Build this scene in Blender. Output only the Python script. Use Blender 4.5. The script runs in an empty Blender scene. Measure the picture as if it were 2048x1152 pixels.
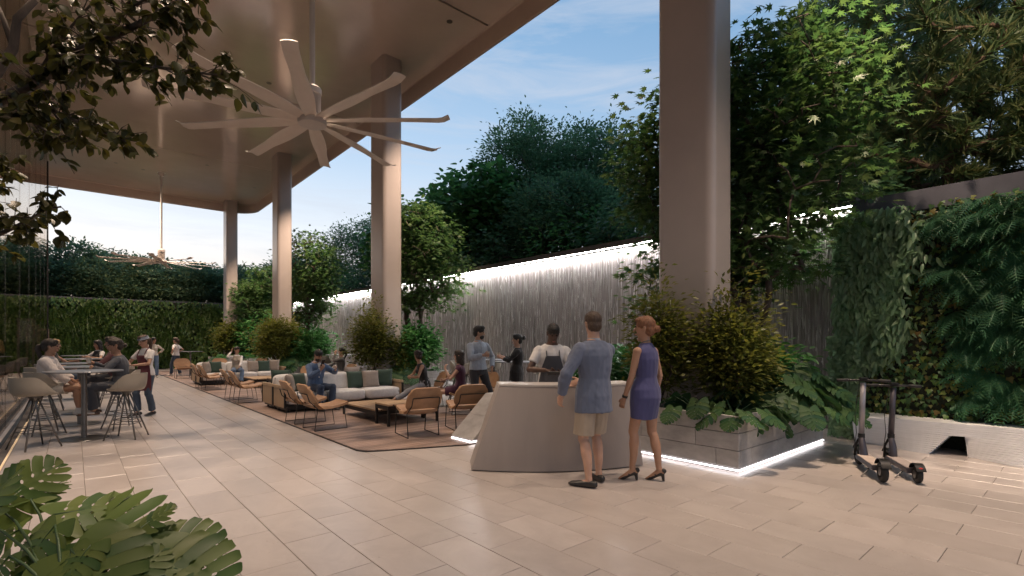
import bpy, bmesh, math, random
import numpy as np
from mathutils import Vector, Matrix

random.seed(7)
RNG = np.random.default_rng(7)
C = bpy.context.scene
COL = C.collection
R = math.radians

# ------------------------------------------------------------------ camera
cam = bpy.data.cameras.new('camera')
cam.sensor_width = 36.0
cam.lens = 1008.0 / 2048.0 * 36.0
cam.shift_y = (683 - 576) / 2048.0
cam.clip_start = 0.05
cam.clip_end = 3000
camo = bpy.data.objects.new('camera', cam)
COL.objects.link(camo)
camo.location = (0, 0, 1.5)
camo.rotation_euler = (R(90), 0, R(-41))
C.camera = camo

# ------------------------------------------------------------------ world: dusk sky
W = bpy.data.worlds.new('World')
C.world = W
W.use_nodes = True
nt = W.node_tree
nt.nodes.clear()
N = nt.nodes.new
L = nt.links.new
SUN_AZ = 12.0      # glow of the set sun: ahead and to the left (degrees left of +Y)
out = N('ShaderNodeOutputWorld')
bg = N('ShaderNodeBackground')
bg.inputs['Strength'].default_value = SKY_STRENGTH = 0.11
sky = N('ShaderNodeTexSky')
sky.sky_type = 'NISHITA'
sky.sun_disc = False
sky.sun_elevation = R(3.0)
sky.sun_rotation = R(-SUN_AZ)
sky.air_density = 1.0
sky.dust_density = 0.6
sky.ozone_density = 2.5
tc = N('ShaderNodeTexCoord')
mp = N('ShaderNodeMapping')
mp.inputs['Scale'].default_value = (1.4, 1.4, 9.0)
mp.inputs['Rotation'].default_value = (R(6), R(-9), R(20))
L(tc.outputs['Generated'], mp.inputs['Vector'])
cn = N('ShaderNodeTexNoise')
cn.inputs['Scale'].default_value = 2.2
cn.inputs['Detail'].default_value = 7
cn.inputs['Roughness'].default_value = 0.62
cn.inputs['Distortion'].default_value = 0.6
L(mp.outputs['Vector'], cn.inputs['Vector'])
cr = N('ShaderNodeValToRGB')
cr.color_ramp.elements[0].position = 0.43
cr.color_ramp.elements[0].color = (0, 0, 0, 1)
cr.color_ramp.elements[1].position = 0.78
cr.color_ramp.elements[1].color = (0.75, 0.75, 0.75, 1)
L(cn.outputs['Fac'], cr.inputs['Fac'])
# colour of the dusk air by height above the horizon, on the glow side and on the far side of the sky
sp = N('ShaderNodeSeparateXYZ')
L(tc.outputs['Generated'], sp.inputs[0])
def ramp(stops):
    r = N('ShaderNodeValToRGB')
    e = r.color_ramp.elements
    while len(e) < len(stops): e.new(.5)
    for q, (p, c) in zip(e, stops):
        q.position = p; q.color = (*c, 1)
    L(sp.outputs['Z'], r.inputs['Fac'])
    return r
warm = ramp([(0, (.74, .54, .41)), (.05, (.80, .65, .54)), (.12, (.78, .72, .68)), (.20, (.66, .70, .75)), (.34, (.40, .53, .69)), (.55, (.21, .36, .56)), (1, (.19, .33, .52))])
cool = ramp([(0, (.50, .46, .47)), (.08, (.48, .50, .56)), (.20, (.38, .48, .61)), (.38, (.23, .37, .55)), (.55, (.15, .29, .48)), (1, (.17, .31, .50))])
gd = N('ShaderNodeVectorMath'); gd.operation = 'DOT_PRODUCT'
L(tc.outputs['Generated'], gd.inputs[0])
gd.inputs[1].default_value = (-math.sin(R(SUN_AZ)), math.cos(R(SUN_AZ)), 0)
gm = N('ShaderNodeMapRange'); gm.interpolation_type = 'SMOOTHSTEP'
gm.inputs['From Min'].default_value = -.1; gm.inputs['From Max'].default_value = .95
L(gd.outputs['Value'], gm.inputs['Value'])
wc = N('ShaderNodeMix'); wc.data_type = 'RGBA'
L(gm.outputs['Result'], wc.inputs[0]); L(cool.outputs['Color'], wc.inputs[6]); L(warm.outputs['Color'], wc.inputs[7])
# thin cloud bands, greyer low down
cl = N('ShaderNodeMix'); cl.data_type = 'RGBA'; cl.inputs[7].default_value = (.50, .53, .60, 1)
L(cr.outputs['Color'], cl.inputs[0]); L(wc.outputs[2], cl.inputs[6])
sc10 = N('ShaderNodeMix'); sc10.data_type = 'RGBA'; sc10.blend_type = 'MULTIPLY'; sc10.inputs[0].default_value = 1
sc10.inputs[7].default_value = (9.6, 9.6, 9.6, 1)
L(cl.outputs[2], sc10.inputs[6])
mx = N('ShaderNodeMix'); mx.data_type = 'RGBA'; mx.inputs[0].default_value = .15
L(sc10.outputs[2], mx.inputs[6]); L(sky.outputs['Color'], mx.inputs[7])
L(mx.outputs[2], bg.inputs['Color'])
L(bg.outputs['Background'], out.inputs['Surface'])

# weak, wide glow of the sun that has just set
sl = bpy.data.lights.new('sun', 'SUN')
sl.energy = 0.12
sl.angle = R(12)
sl.color = (1.0, 0.8, 0.62)
so = bpy.data.objects.new('sun', sl)
COL.objects.link(so)
so.rotation_euler = (R(90 - 4), 0, R(180 + SUN_AZ))

C.view_settings.view_transform = 'Standard'
C.view_settings.look = 'None'
C.view_settings.gamma = 1.0
C.view_settings.use_curve_mapping = False
C.view_settings.exposure = 0.55
C.render.engine = 'CYCLES'
C.cycles.use_denoising = True
C.cycles.max_bounces = 7
C.cycles.diffuse_bounces = 3
C.cycles.glossy_bounces = 3
C.cycles.transparent_max_bounces = 12
C.cycles.transmission_bounces = 4
C.cycles.caustics_reflective = False
C.cycles.caustics_refractive = False
C.cycles.sample_clamp_indirect = 4.0
C.cycles.use_light_tree = True

# ------------------------------------------------------------------ helpers
def tag(o, label=None, cat=None, group=None, kind=None):
    if label: o['label'] = label
    if cat: o['category'] = cat
    if group: o['group'] = group
    if kind: o['kind'] = kind
    return o

def thing(name, label, cat, loc=(0, 0, 0), rz=0.0, group=None):
    o = bpy.data.objects.new(name, None)
    o.empty_display_size = 0.2
    COL.objects.link(o)
    o.location = loc
    o.rotation_euler = (0, 0, rz)
    return tag(o, label, cat, group)

def link(name, me, mat=None, parent=None):
    o = bpy.data.objects.new(name, me)
    if mat is not None and not me.materials:
        me.materials.append(mat)
    COL.objects.link(o)
    if parent is not None:
        o.parent = parent
    return o

KIDS = {}
def kids(o):
    return [c for c in bpy.data.objects if c.parent == o]

def dup(root, loc, rz=0.0, label=None, group=None, scale=None):
    def cp(o, parent):
        c = o.copy()
        COL.objects.link(c)
        if parent is not None:
            c.parent = parent
        for ch in o.children:
            cp(ch, c)
        return c
    c = cp(root, None)
    c.location = loc
    c.rotation_euler = (0, 0, rz)
    if scale: c.scale = (scale, scale, scale)
    if label: c['label'] = label
    if group: c['group'] = group
    return c

def np_mesh(name, V, F, smooth=False):
    """V (n,3), F (m,k) with a constant k"""
    V = np.asarray(V, np.float32)
    F = np.asarray(F, np.int32)
    me = bpy.data.meshes.new(name)
    me.vertices.add(len(V))
    me.vertices.foreach_set('co', V.ravel())
    k = F.shape[1]
    me.loops.add(F.size)
    me.loops.foreach_set('vertex_index', F.ravel())
    me.polygons.add(len(F))
    me.polygons.foreach_set('loop_start', np.arange(0, F.size, k, dtype=np.int32))
    me.polygons.foreach_set('loop_total', np.full(len(F), k, np.int32))
    if smooth:
        me.polygons.foreach_set('use_smooth', np.ones(len(F), bool))
    me.update(calc_edges=True)
    return me

class MB:
    def __init__(s):
        s.v = []; s.f = []
    def add(s, vs, fs):
        b = len(s.v)
        s.v.extend([tuple(x) for x in vs])
        s.f.extend([tuple(i + b for i in f) for f in fs])
        return s
    def box(s, x0, x1, y0, y1, z0, z1):
        return s.add([(x0,y0,z0),(x1,y0,z0),(x1,y1,z0),(x0,y1,z0),(x0,y0,z1),(x1,y0,z1),(x1,y1,z1),(x0,y1,z1)],
            [(3,2,1,0),(4,5,6,7),(0,1,5,4),(1,2,6,5),(2,3,7,6),(3,0,4,7)])
    def prism(s, bot, top):
        n = len(bot)
        fs = [tuple(range(n - 1, -1, -1)), tuple(range(n, 2 * n))]
        fs += [(i, (i + 1) % n, n + (i + 1) % n, n + i) for i in range(n)]
        return s.add(list(bot) + list(top), fs)
    def loft(s, pts, rad, side=(1, 0, 0), n=12, cap='round'):
        pts = [Vector(p) for p in pts]
        rad = [(r, r) if not isinstance(r, tuple) else r for r in rad]
        side = Vector(side)
        m = len(pts)
        tan = []
        for i in range(m):
            a = pts[max(i - 1, 0)]; b = pts[min(i + 1, m - 1)]
            t = (b - a)
            tan.append(t.normalized() if t.length > 1e-7 else Vector((0, 0, 1)))
        rings = []
        def frame(t):
            u = side - t * side.dot(t)
            if u.length < 1e-4:
                u = Vector((0, 1, 0)) - t * t.y
                if u.length < 1e-4: u = Vector((1, 0, 0)) - t * t.x
            u.normalize()
            return u, t.cross(u)
        P, Rr, T = list(pts), list(rad), list(tan)
        if cap == 'round':
            r0 = min(rad[0]); r1 = min(rad[-1])
            P = [pts[0] - tan[0] * r0 * .95, pts[0] - tan[0] * r0 * .6] + P + [pts[-1] + tan[-1] * r1 * .6, pts[-1] + tan[-1] * r1 * .95]
            Rr = [tuple(x * .3 for x in rad[0]), tuple(x * .8 for x in rad[0])] + Rr + [tuple(x * .8 for x in rad[-1]), tuple(x * .3 for x in rad[-1])]
            T = [tan[0]] * 2 + T + [tan[-1]] * 2
        vs = []; fs = []
        for p, r, t in zip(P, Rr, T):
            u, w = frame(t)
            for k in range(n):
                a = 2 * math.pi * k / n
                vs.append(p + u * (math.cos(a) * r[0]) + w * (math.sin(a) * r[1]))
        M = len(P)
        for i in range(M - 1):
            for k in range(n):
                k2 = (k + 1) % n
                fs.append((i * n + k, i * n + k2, (i + 1) * n + k2, (i + 1) * n + k))
        fs.append(tuple(range(n - 1, -1, -1)))
        fs.append(tuple((M - 1) * n + k for k in range(n)))
        return s.add(vs, fs)
    def tube(s, pts, r, n=6):
        return s.loft(pts, [r] * len(pts) if not isinstance(r, (list, tuple)) else list(r), n=n, cap='flat', side=(.3, .9, .1))
    def ell(s, c, r, n=12, m=8):
        vs = [(c[0], c[1], c[2] - r[2])]; fs = []
        for i in range(1, m):
            ph = -math.pi / 2 + math.pi * i / m
            for k in range(n):
                a = 2 * math.pi * k / n
                vs.append((c[0] + r[0] * math.cos(ph) * math.cos(a), c[1] + r[1] * math.cos(ph) * math.sin(a), c[2] + r[2] * math.sin(ph)))
        vs.append((c[0], c[1], c[2] + r[2]))
        last = len(vs) - 1
        for k in range(n):
            k2 = (k + 1) % n
            fs.append((0, 1 + k2, 1 + k))
            fs.append((last, last - n + k, last - n + k2))
            for i in range(m - 2):
                a = 1 + i * n
                fs.append((a + k, a + k2, a + n + k2, a + n + k))
        return s.add(vs, fs)
    def lathe(s, prof, c=(0, 0, 0), n=24):
        vs = []; fs = []
        for r, z in prof:
            for k in range(n):
                a = 2 * math.pi * k / n
                vs.append((c[0] + r * math.cos(a), c[1] + r * math.sin(a), c[2] + z))
        for i in range(len(prof) - 1):
            for k in range(n):
                k2 = (k + 1) % n
                fs.append((i * n + k, i * n + k2, (i + 1) * n + k2, (i + 1) * n + k))
        fs.append(tuple(range(n - 1, -1, -1)))
        fs.append(tuple((len(prof) - 1) * n + k for k in range(n)))
        return s.add(vs, fs)
    def grid(s, fn, nu, nv, thick=None):
        """surface fn(u,v) -> Vector, optional thickness along its normals"""
        P = [[Vector(fn(i / nu, j / nv)) for j in range(nv + 1)] for i in range(nu + 1)]
        def nrm(i, j):
            a = P[min(i + 1, nu)][j] - P[max(i - 1, 0)][j]
            b = P[i][min(j + 1, nv)] - P[i][max(j - 1, 0)]
            q = a.cross(b)
            return q.normalized() if q.length > 1e-9 else Vector((0, 0, 1))
        w = nv + 1
        fs = [(i * w + j, (i + 1) * w + j, (i + 1) * w + j + 1, i * w + j + 1) for i in range(nu) for j in range(nv)]
        vs = [P[i][j] for i in range(nu + 1) for j in range(nv + 1)]
        if thick is None:
            return s.add(vs, fs)
        k = len(vs)
        vs2 = [P[i][j] - nrm(i, j) * thick for i in range(nu + 1) for j in range(nv + 1)]
        f2 = [tuple(k + q for q in reversed(f)) for f in fs]
        ring = [(i, 0) for i in range(nu)] + [(nu, j) for j in range(nv)] + [(i, nv) for i in range(nu, 0, -1)] + [(0, j) for j in range(nv, 0, -1)]
        idx = [i * w + j for i, j in ring]
        f3 = [(idx[q], k + idx[q], k + idx[(q + 1) % len(idx)], idx[(q + 1) % len(idx)]) for q in range(len(idx))]
        f3 = [tuple(reversed(f)) for f in f3]
        return s.add(vs + vs2, fs + f2 + f3)
    def mesh(s, name, smooth=False, bevel=0, seg=2):
        me = bpy.data.meshes.new(name)
        me.from_pydata(s.v, [], s.f)
        if bevel:
            bm = bmesh.new(); bm.from_mesh(me)
            es = [e for e in bm.edges if len(e.link_faces) == 2 and e.calc_face_angle(0) > .5]
            bmesh.ops.bevel(bm, geom=es, offset=bevel, segments=seg, profile=.6, affect='EDGES', clamp_overlap=True)
            bm.to_mesh(me); bm.free()
        me.update()
        if smooth:
            me.polygons.foreach_set('use_smooth', np.ones(len(me.polygons), bool))
            if smooth is not True:
                me.set_sharp_from_angle(angle=smooth)
        return me
    def build(s, name, mat, parent=None, smooth=False, bevel=0, seg=2):
        return link(name, s.mesh(name, smooth, bevel, seg), mat, parent)

# ------------------------------------------------------------------ materials
def newmat(name):
    m = bpy.data.materials.new(name)
    m.use_nodes = True
    return m, m.node_tree, m.node_tree.nodes['Principled BSDF'], m.node_tree.nodes['Material Output']

def mat(name, col, rough=.55, var=.12, scale=6.0, bump=0.0, bscale=60.0, metal=0.0, spec=.5, coat=0.0,
        stretch=(1, 1, 1), objvar=0.0, coord='Object', detail=5, col2=None, sheen=0.0):
    m, t, p, o = newmat(name)
    n = t.nodes.new; l = t.links.new
    tcn = n('ShaderNodeTexCoord')
    if coord == 'World':
        gp = n('ShaderNodeNewGeometry'); src = gp.outputs['Position']
    else:
        src = tcn.outputs[coord]
    mp = n('ShaderNodeMapping'); mp.inputs['Scale'].default_value = stretch
    l(src, mp.inputs['Vector'])
    nz = n('ShaderNodeTexNoise'); nz.inputs['Scale'].default_value = scale; nz.inputs['Detail'].default_value = detail
    nz.inputs['Roughness'].default_value = .6
    l(mp.outputs['Vector'], nz.inputs['Vector'])
    rmp = n('ShaderNodeValToRGB')
    c = np.array(col)
    c2 = np.array(col2) if col2 is not None else c * (1 + var)
    c1 = c * (1 - var) if col2 is None else c
    rmp.color_ramp.elements[0].position = .32; rmp.color_ramp.elements[1].position = .68
    rmp.color_ramp.elements[0].color = (*c1, 1); rmp.color_ramp.elements[1].color = (*np.minimum(c2, 1), 1)
    l(nz.outputs['Fac'], rmp.inputs['Fac'])
    cs = rmp.outputs['Color']
    if objvar:
        oi = n('ShaderNodeObjectInfo')
        mr = n('ShaderNodeMapRange'); mr.inputs['To Min'].default_value = 1 - objvar; mr.inputs['To Max'].default_value = 1 + objvar
        l(oi.outputs['Random'], mr.inputs['Value'])
        mul = n('ShaderNodeMix'); mul.data_type = 'RGBA'; mul.blend_type = 'MULTIPLY'; mul.inputs[0].default_value = 1
        l(cs, mul.inputs[6]); l(mr.outputs['Result'], mul.inputs[7])
        cs = mul.outputs[2]
    l(cs, p.inputs['Base Color'])
    p.inputs['Roughness'].default_value = rough
    p.inputs['Metallic'].default_value = metal
    p.inputs['Specular IOR Level'].default_value = spec
    p.inputs['Coat Weight'].default_value = coat
    p.inputs['Coat Roughness'].default_value = .15
    if sheen: p.inputs['Sheen Weight'].default_value = sheen
    if bump:
        b = n('ShaderNodeBump'); b.inputs['Strength'].default_value = bump; b.inputs['Distance'].default_value = .01
        n2 = n('ShaderNodeTexNoise'); n2.inputs['Scale'].default_value = bscale; n2.inputs['Detail'].default_value = 4
        l(mp.outputs['Vector'], n2.inputs['Vector'])
        l(n2.outputs['Fac'], b.inputs['Height'])
        l(b.outputs['Normal'], p.inputs['Normal'])
    return m

def emis(name, col, strength):
    m, t, p, o = newmat(name)
    p.inputs['Base Color'].default_value = (*col, 1)
    p.inputs['Emission Color'].default_value = (*col, 1)
    p.inputs['Emission Strength'].default_value = strength
    return m

def leafmat(name, cols, rough=.42, trans=.3, spec=.4, tcol=None):
    """leaf: colour varies leaf by leaf, light passes through the blade"""
    m, t, p, o = newmat(name)
    n = t.nodes.new; l = t.links.new
    g = n('ShaderNodeNewGeometry')
    rmp = n('ShaderNodeValToRGB')
    el = rmp.color_ramp.elements
    while len(el) < len(cols): el.new(.5)
    for i, c in enumerate(cols):
        el[i].position = i / max(1, len(cols) - 1); el[i].color = (*c, 1)
    l(g.outputs['Random Per Island'], rmp.inputs['Fac'])
    nz = n('ShaderNodeTexNoise'); nz.inputs['Scale'].default_value = 1.3; nz.inputs['Detail'].default_value = 2
    l(g.outputs['Position'], nz.inputs['Vector'])
    mr = n('ShaderNodeMapRange'); mr.inputs['From Min'].default_value = .3; mr.inputs['From Max'].default_value = .7
    mr.inputs['To Min'].default_value = .7; mr.inputs['To Max'].default_value = 1.3
    l(nz.outputs['Fac'], mr.inputs['Value'])
    mul = n('ShaderNodeMix'); mul.data_type = 'RGBA'; mul.blend_type = 'MULTIPLY'; mul.inputs[0].default_value = 1
    l(rmp.outputs['Color'], mul.inputs[6]); l(mr.outputs['Result'], mul.inputs[7])
    l(mul.outputs[2], p.inputs['Base Color'])
    p.inputs['Roughness'].default_value = rough
    p.inputs['Specular IOR Level'].default_value = spec
    tr = n('ShaderNodeBsdfTranslucent')
    hs = n('ShaderNodeHueSaturation'); hs.inputs['Value'].default_value = 1.5; hs.inputs['Saturation'].default_value = 1.1
    l(mul.outputs[2], hs.inputs['Color']); l(hs.outputs['Color'], tr.inputs['Color'])
    ms = n('ShaderNodeMixShader'); ms.inputs[0].default_value = trans
    l(p.outputs['BSDF'], ms.inputs[1]); l(tr.outputs['BSDF'], ms.inputs[2]); l(ms.outputs['Shader'], o.inputs['Surface'])
    return m

DOWNLIGHTS = [  # x, y, watts, cone, where it hangs, or the plants an added lamp brightens
    (6.1, 1.0, 2000, 60, 'over the lit planter'), (3.2, -3.5, 300, 115, 'behind the camera'), (.2, 1.0, 650, 110, 'above the foreground monstera'),
    (7.1, 1.9, 1900, 44, 'aimed at the ivy wall with the ferns'), (7.0, 5.3, 300, 70, 'added to brighten the large maple'), (7.0, 10.4, 2400, 46, 'added to brighten the second maple'),  # all three are added lamps, to brighten the planted wall and the maples
    (7.0, 19.7, 2800, 46, 'added to brighten the third maple'), (7.0, 28.2, 2800, 50, 'added to brighten the farthest maple'), (1.0, 6.2, 2000, 70, 'over the open floor left of the desk'),  # both maple lamps are added to brighten the crowns
    (3.4, 9.2, 950, 90, 'over the oak coffee table'), (.9, 11.8, 900, 84, 'over the nearest bar tables'), (1.2, 18.5, 1150, 100, 'over the farthest bar tables'),
    (4.5, 16.5, 900, 100, 'between the two sofa groups'), (1.4, 28.3, 2900, 125, 'close to the distant fan and ivy wall'), (4.5, 26, 1200, 110, 'near the rounded canopy corner'), (2.4, 28.6, 3600, 44, 'turned out to the pines beyond the far wall'), (7.0, -2.6, 1500, 46, 'turned towards the big narrow leaved tree')]  # the two turned lamps are added to brighten the trees outside
M = {}
M['black_metal'] = mat('black_metal', (.025, .024, .024), .4, metal=.6)
M['dark_metal'] = mat('dark_metal', (.06, .055, .052), .38, metal=.7)
M['white_led'] = emis('white_led', (1.0, .95, .97), 3.6)
M['fall_led'] = emis('fall_led', (1.0, .97, .95), 50.0)
M['warm_led'] = emis('warm_led', (1.0, .78, .5), .10)
M['bark'] = mat('bark', (.085, .062, .048), .85, var=.35, scale=14, bump=.6, bscale=40, stretch=(1, 1, .3))
M['bark_pale'] = mat('bark_pale', (.16, .10, .07), .8, var=.35, scale=14, bump=.5, bscale=40, stretch=(1, 1, .3))
M['soil'] = mat('soil', (.035, .026, .02), .95, var=.4, scale=30, bump=.8, bscale=50)
# ================================================================== large structure
SOF = 9.4            # canopy soffit height
M['tile'] = None
def tile_material():
    m, t, p, o = newmat('limestone_tile')
    n = t.nodes.new; l = t.links.new
    g = n('ShaderNodeNewGeometry'); oi = n('ShaderNodeObjectInfo')
    mp = n('ShaderNodeMapping'); mp.inputs['Scale'].default_value = (1.0, .75, 1)
    ad = n('ShaderNodeVectorMath'); ad.operation = 'ADD'
    cmb = n('ShaderNodeCombineXYZ')
    mu = n('ShaderNodeMath'); mu.operation = 'MULTIPLY'; mu.inputs[1].default_value = 37.0
    rnd = n('ShaderNodeMath'); rnd.operation = 'ADD'
    l(oi.outputs['Random'], rnd.inputs[0]); l(g.outputs['Random Per Island'], rnd.inputs[1])
    l(rnd.outputs[0], mu.inputs[0]); l(mu.outputs[0], cmb.inputs['X']); l(mu.outputs[0], cmb.inputs['Y'])
    l(g.outputs['Position'], ad.inputs[0]); l(cmb.outputs[0], ad.inputs[1])
    l(ad.outputs[0], mp.inputs['Vector'])
    n1 = n('ShaderNodeTexNoise'); n1.inputs['Scale'].default_value = 3.0; n1.inputs['Detail'].default_value = 9; n1.inputs['Roughness'].default_value = .68; n1.inputs['Distortion'].default_value = .8
    l(mp.outputs[0], n1.inputs['Vector'])
    r1 = n('ShaderNodeValToRGB')
    e = r1.color_ramp.elements
    e[0].position = .3; e[0].color = (.38, .335, .315, 1); e[1].position = .7; e[1].color = (.48, .43, .405, 1)
    l(n1.outputs['Fac'], r1.inputs['Fac'])
    # fossil specks and short veins
    n2 = n('ShaderNodeTexNoise'); n2.inputs['Scale'].default_value = 14; n2.inputs['Detail'].default_value = 3; n2.inputs['Distortion'].default_value = 2.2
    l(mp.outputs[0], n2.inputs['Vector'])
    r2 = n('ShaderNodeValToRGB'); e = r2.color_ramp.elements
    e[0].position = .69; e[0].color = (1, 1, 1, 1); e[1].position = .74; e[1].color = (.78, .75, .73, 1)
    l(n2.outputs['Fac'], r2.inputs['Fac'])
    n3 = n('ShaderNodeMix'); n3.data_type = 'RGBA'; n3.blend_type = 'MULTIPLY'; n3.inputs[0].default_value = 1
    l(r1.outputs['Color'], n3.inputs[6]); l(r2.outputs['Color'], n3.inputs[7])
    fr = n('ShaderNodeMath'); fr.operation = 'FRACT'; l(rnd.outputs[0], fr.inputs[0])
    mr = n('ShaderNodeMapRange'); mr.inputs['To Min'].default_value = .93; mr.inputs['To Max'].default_value = 1.04
    l(fr.outputs[0], mr.inputs['Value'])
    n4 = n('ShaderNodeMix'); n4.data_type = 'RGBA'; n4.blend_type = 'MULTIPLY'; n4.inputs[0].default_value = 1
    l(n3.outputs[2], n4.inputs[6]); l(mr.outputs[0], n4.inputs[7])
    l(n4.outputs[2], p.inputs['Base Color'])
    r3 = n('ShaderNodeMapRange'); r3.inputs['To Min'].default_value = .27; r3.inputs['To Max'].default_value = .35
    l(n1.outputs['Fac'], r3.inputs['Value']); l(r3.outputs[0], p.inputs['Roughness'])
    p.inputs['Specular IOR Level'].default_value = .5
    p.inputs['Coat Weight'].default_value = .3; p.inputs['Coat Roughness'].default_value = .33
    b = n('ShaderNodeBump'); b.inputs['Strength'].default_value = .05; b.inputs['Distance'].default_value = .003
    l(n1.outputs['Fac'], b.inputs['Height']); l(b.outputs['Normal'], p.inputs['Normal'])
    return m
M['tile'] = tile_material()
M['grout'] = mat('grout', (.16, .135, .12), .9)
M['earth'] = mat('earth', (.06, .055, .035), .95, var=.4, scale=.6)
M['deck'] = mat('deck_wood', (.27, .19, .155), .5, var=.35, scale=5, stretch=(.6, 14, 8), objvar=.28, coord='World', bump=.25, bscale=12)
M['column'] = mat('column_paint', (.43, .365, .335), .34, var=.03, scale=2)
M['soffit'] = mat('soffit_panel', (.68, .55, .485), .13, var=.04, scale=1.2, bump=.035, bscale=1.3, spec=1.0, coat=.8, metal=.15)
M['lip'] = mat('canopy_lip', (.48, .37, .31), .35, var=.03)
M['planter'] = mat('planter_stone', (.40, .38, .37), .55, var=.16, scale=5, objvar=.1, coord='World', bump=.15, bscale=50, stretch=(1, 1, 2.2))
M['joint'] = mat('joint', (.10, .09, .085), .9)
M['concrete'] = mat('concrete_cap', (.10, .10, .125), .75, var=.15, scale=3, bump=.15)
M['backing'] = mat('wall_backing', (.022, .026, .016), .95, var=.5, scale=20)

# ground out to the horizon, with the hollow of nothing under it
g = MB(); g.add([(-1500, -1500, -.06), (1500, -1500, -.06), (1500, 1500, -.06), (-1500, 1500, -.06)], [(0, 1, 2, 3)])
tag(g.build('ground', M['earth']), kind='structure')

# ---------------------------------------------------------------- floor of staggered limestone tiles
fl = MB().box(-9, 9.9, -5, 34.2, -.05, -.007).build('floor', M['grout'])
tag(fl, kind='structure')
TW, TL, X0 = .3622, .72, 4.433
def in_deck(x, y):
    return 3.12 < x < 6.3 and 6.95 < y < 30.6
def in_planter(x, y):
    return 5.95 < x < 8.3 and (2.9 < y < 6.2 or 13 < y < 16.4 or 22 < y < 25.4 or y > 31.5)
cs, sn = math.cos(R(41)), math.sin(R(41))
tiles = []
for i in range(-37, 15):
    x = X0 + (i + .5) * TW
    if not -8.8 < x < 9.7: continue
    off = .69 + (0 if i % 2 == 0 else .36)
    for j in range(-8, 47):
        y = off + (j + .5) * TL
        if y > 33.8 or in_deck(x, y) or in_planter(x, y): continue
        if -1.35 < x < -.75: pass
        d = x * sn + y * cs; r = x * cs - y * sn
        vis = d > .6 and -60 < 1024 + 1008 * r / d < 2110 and 683 + 1512 / d < 1260
        tiles.append((d if vis else 1000 + abs(y), x, y))
tiles.sort()
tm = MB().box(-TW / 2 + .0022, TW / 2 - .0022, -TL / 2 + .0022, TL / 2 - .0022, -.02, 0).mesh('tile', bevel=.0025, seg=1)
tm.materials.append(M['tile'])
for k, (d, x, y) in enumerate(tiles[:298]):
    o = link('floor_tile', tm, parent=fl)
    o.location = (x, y, random.uniform(-.0008, .0008))
fm = MB()
for d, x, y in tiles[298:]:
    h = random.uniform(-.0008, .0008)
    fm.box(x - TW / 2 + .0025, x + TW / 2 - .0025, y - TL / 2 + .0025, y + TL / 2 - .0025, -.02, h)
tag(fm.build('tile_field', M['tile'], fl), kind='stuff')

# ---------------------------------------------------------------- timber deck, plank by plank
dk = MB().prism([(x, y, .002) for x, y in ((2.93, 6.62), (3.10, 6.40), (4.28, 5.92), (6.5, 5.92), (6.5, 30.9), (2.93, 30.9))],
                [(x, y, .005) for x, y in ((2.93, 6.62), (3.10, 6.40), (4.28, 5.92), (6.5, 5.92), (6.5, 30.9), (2.93, 30.9))]).build('deck', M['joint'])
tag(dk, kind='structure')
pitch = .1
npl = int((30.85 - 5.93) / pitch)
for k in range(npl):
    y = 5.93 + k * pitch
    if y < 6.40:
        x0 = 3.10 + (6.40 - y) / .48 * 1.18 + .02
        xb = 3.10 + max(0, 6.40 - y - pitch) / .48 * 1.18 + .02
    elif y < 6.62:
        x0 = 2.94 + (6.62 - y) / .22 * .16; xb = 2.94 + max(0, 6.62 - y - pitch) / .22 * .16
    else:
        x0 = xb = 2.94
    a, b = y + .004, y + pitch - .004
    MB().prism([(x0, a, .006), (6.48, a, .006), (6.48, b, .006), (xb, b, .006)],
               [(x0, a, .016), (6.48, a, .016), (6.48, b, .016), (xb, b, .016)]).build('deck_plank', M['deck'], dk)
MB().tube([(4.28, 5.915, .008), (3.10, 6.39, .008), (2.985, 6.46, .008), (2.925, 6.62, .008), (2.92, 30.9, .008)], .009, 6).build('edge_trim', M['dark_metal'], dk)

# ---------------------------------------------------------------- canopy
cn_ = thing('canopy', 'huge flat canopy with glossy bronze soffit and rounded pale lip above the terrace', 'canopy', (0, 0, 0))
XE, YE, RC = 7.93, 32.6, 1.3
def corner(off=0.0, n=10):
    return [(XE - RC + (RC + off) * math.sin(a), YE - RC + (RC + off) * math.cos(a)) for a in [math.pi / 2 * (1 - i / n) for i in range(n + 1)]]
joints = [-9.0, -5.1, 2.4, 9.9, 17.4, 24.9, None]
for a, b in zip(joints[:-1], joints[1:]):
    if b is not None:
        pl = [(-14, a + .03), (XE - .1, a + .03), (XE - .1, b - .03), (-14, b - .03)]
    else:
        pl = [(-14, a + .012), (XE - .1, a + .012)] + corner(-.1) + [(-14, YE - .1)]
    MB().prism([(x, y, SOF) for x, y in pl], [(x, y, SOF + .04) for x, y in pl]).build('soffit_panel', M['soffit'], cn_)
prof = [(-.10, SOF - .002), (-.06, SOF - .03), (-.015, SOF - .40), (.02, SOF - .455), (.07, SOF - .46), (.11, SOF - .42), (.13, SOF - .30), (.14, SOF + .3), (.06, SOF + .45), (-.1, SOF + .46)]
def path(off):
    return [(XE + off, -9.0)] + corner(off, 14) + [(-14, YE + off)]
lp = MB()
rows = [[(x, y, z) for x, y in path(o_)] for o_, z in prof]
nn = len(rows[0])
lp.add([p for r_ in rows for p in r_], [(i * nn + j, i * nn + j + 1, (i + 1) * nn + j + 1, (i + 1) * nn + j) for i in range(len(rows) - 1) for j in range(nn - 1)])
lp.build('lip', M['lip'], cn_, smooth=R(40))
pl = [(-14, -9)] + [(XE - .08, -9)] + corner(-.08) + [(-14, YE - .08)]
MB().prism([(x, y, SOF + .05) for x, y in pl], [(x, y, SOF + .46) for x, y in pl]).build('roof', M['joint'], cn_)

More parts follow.
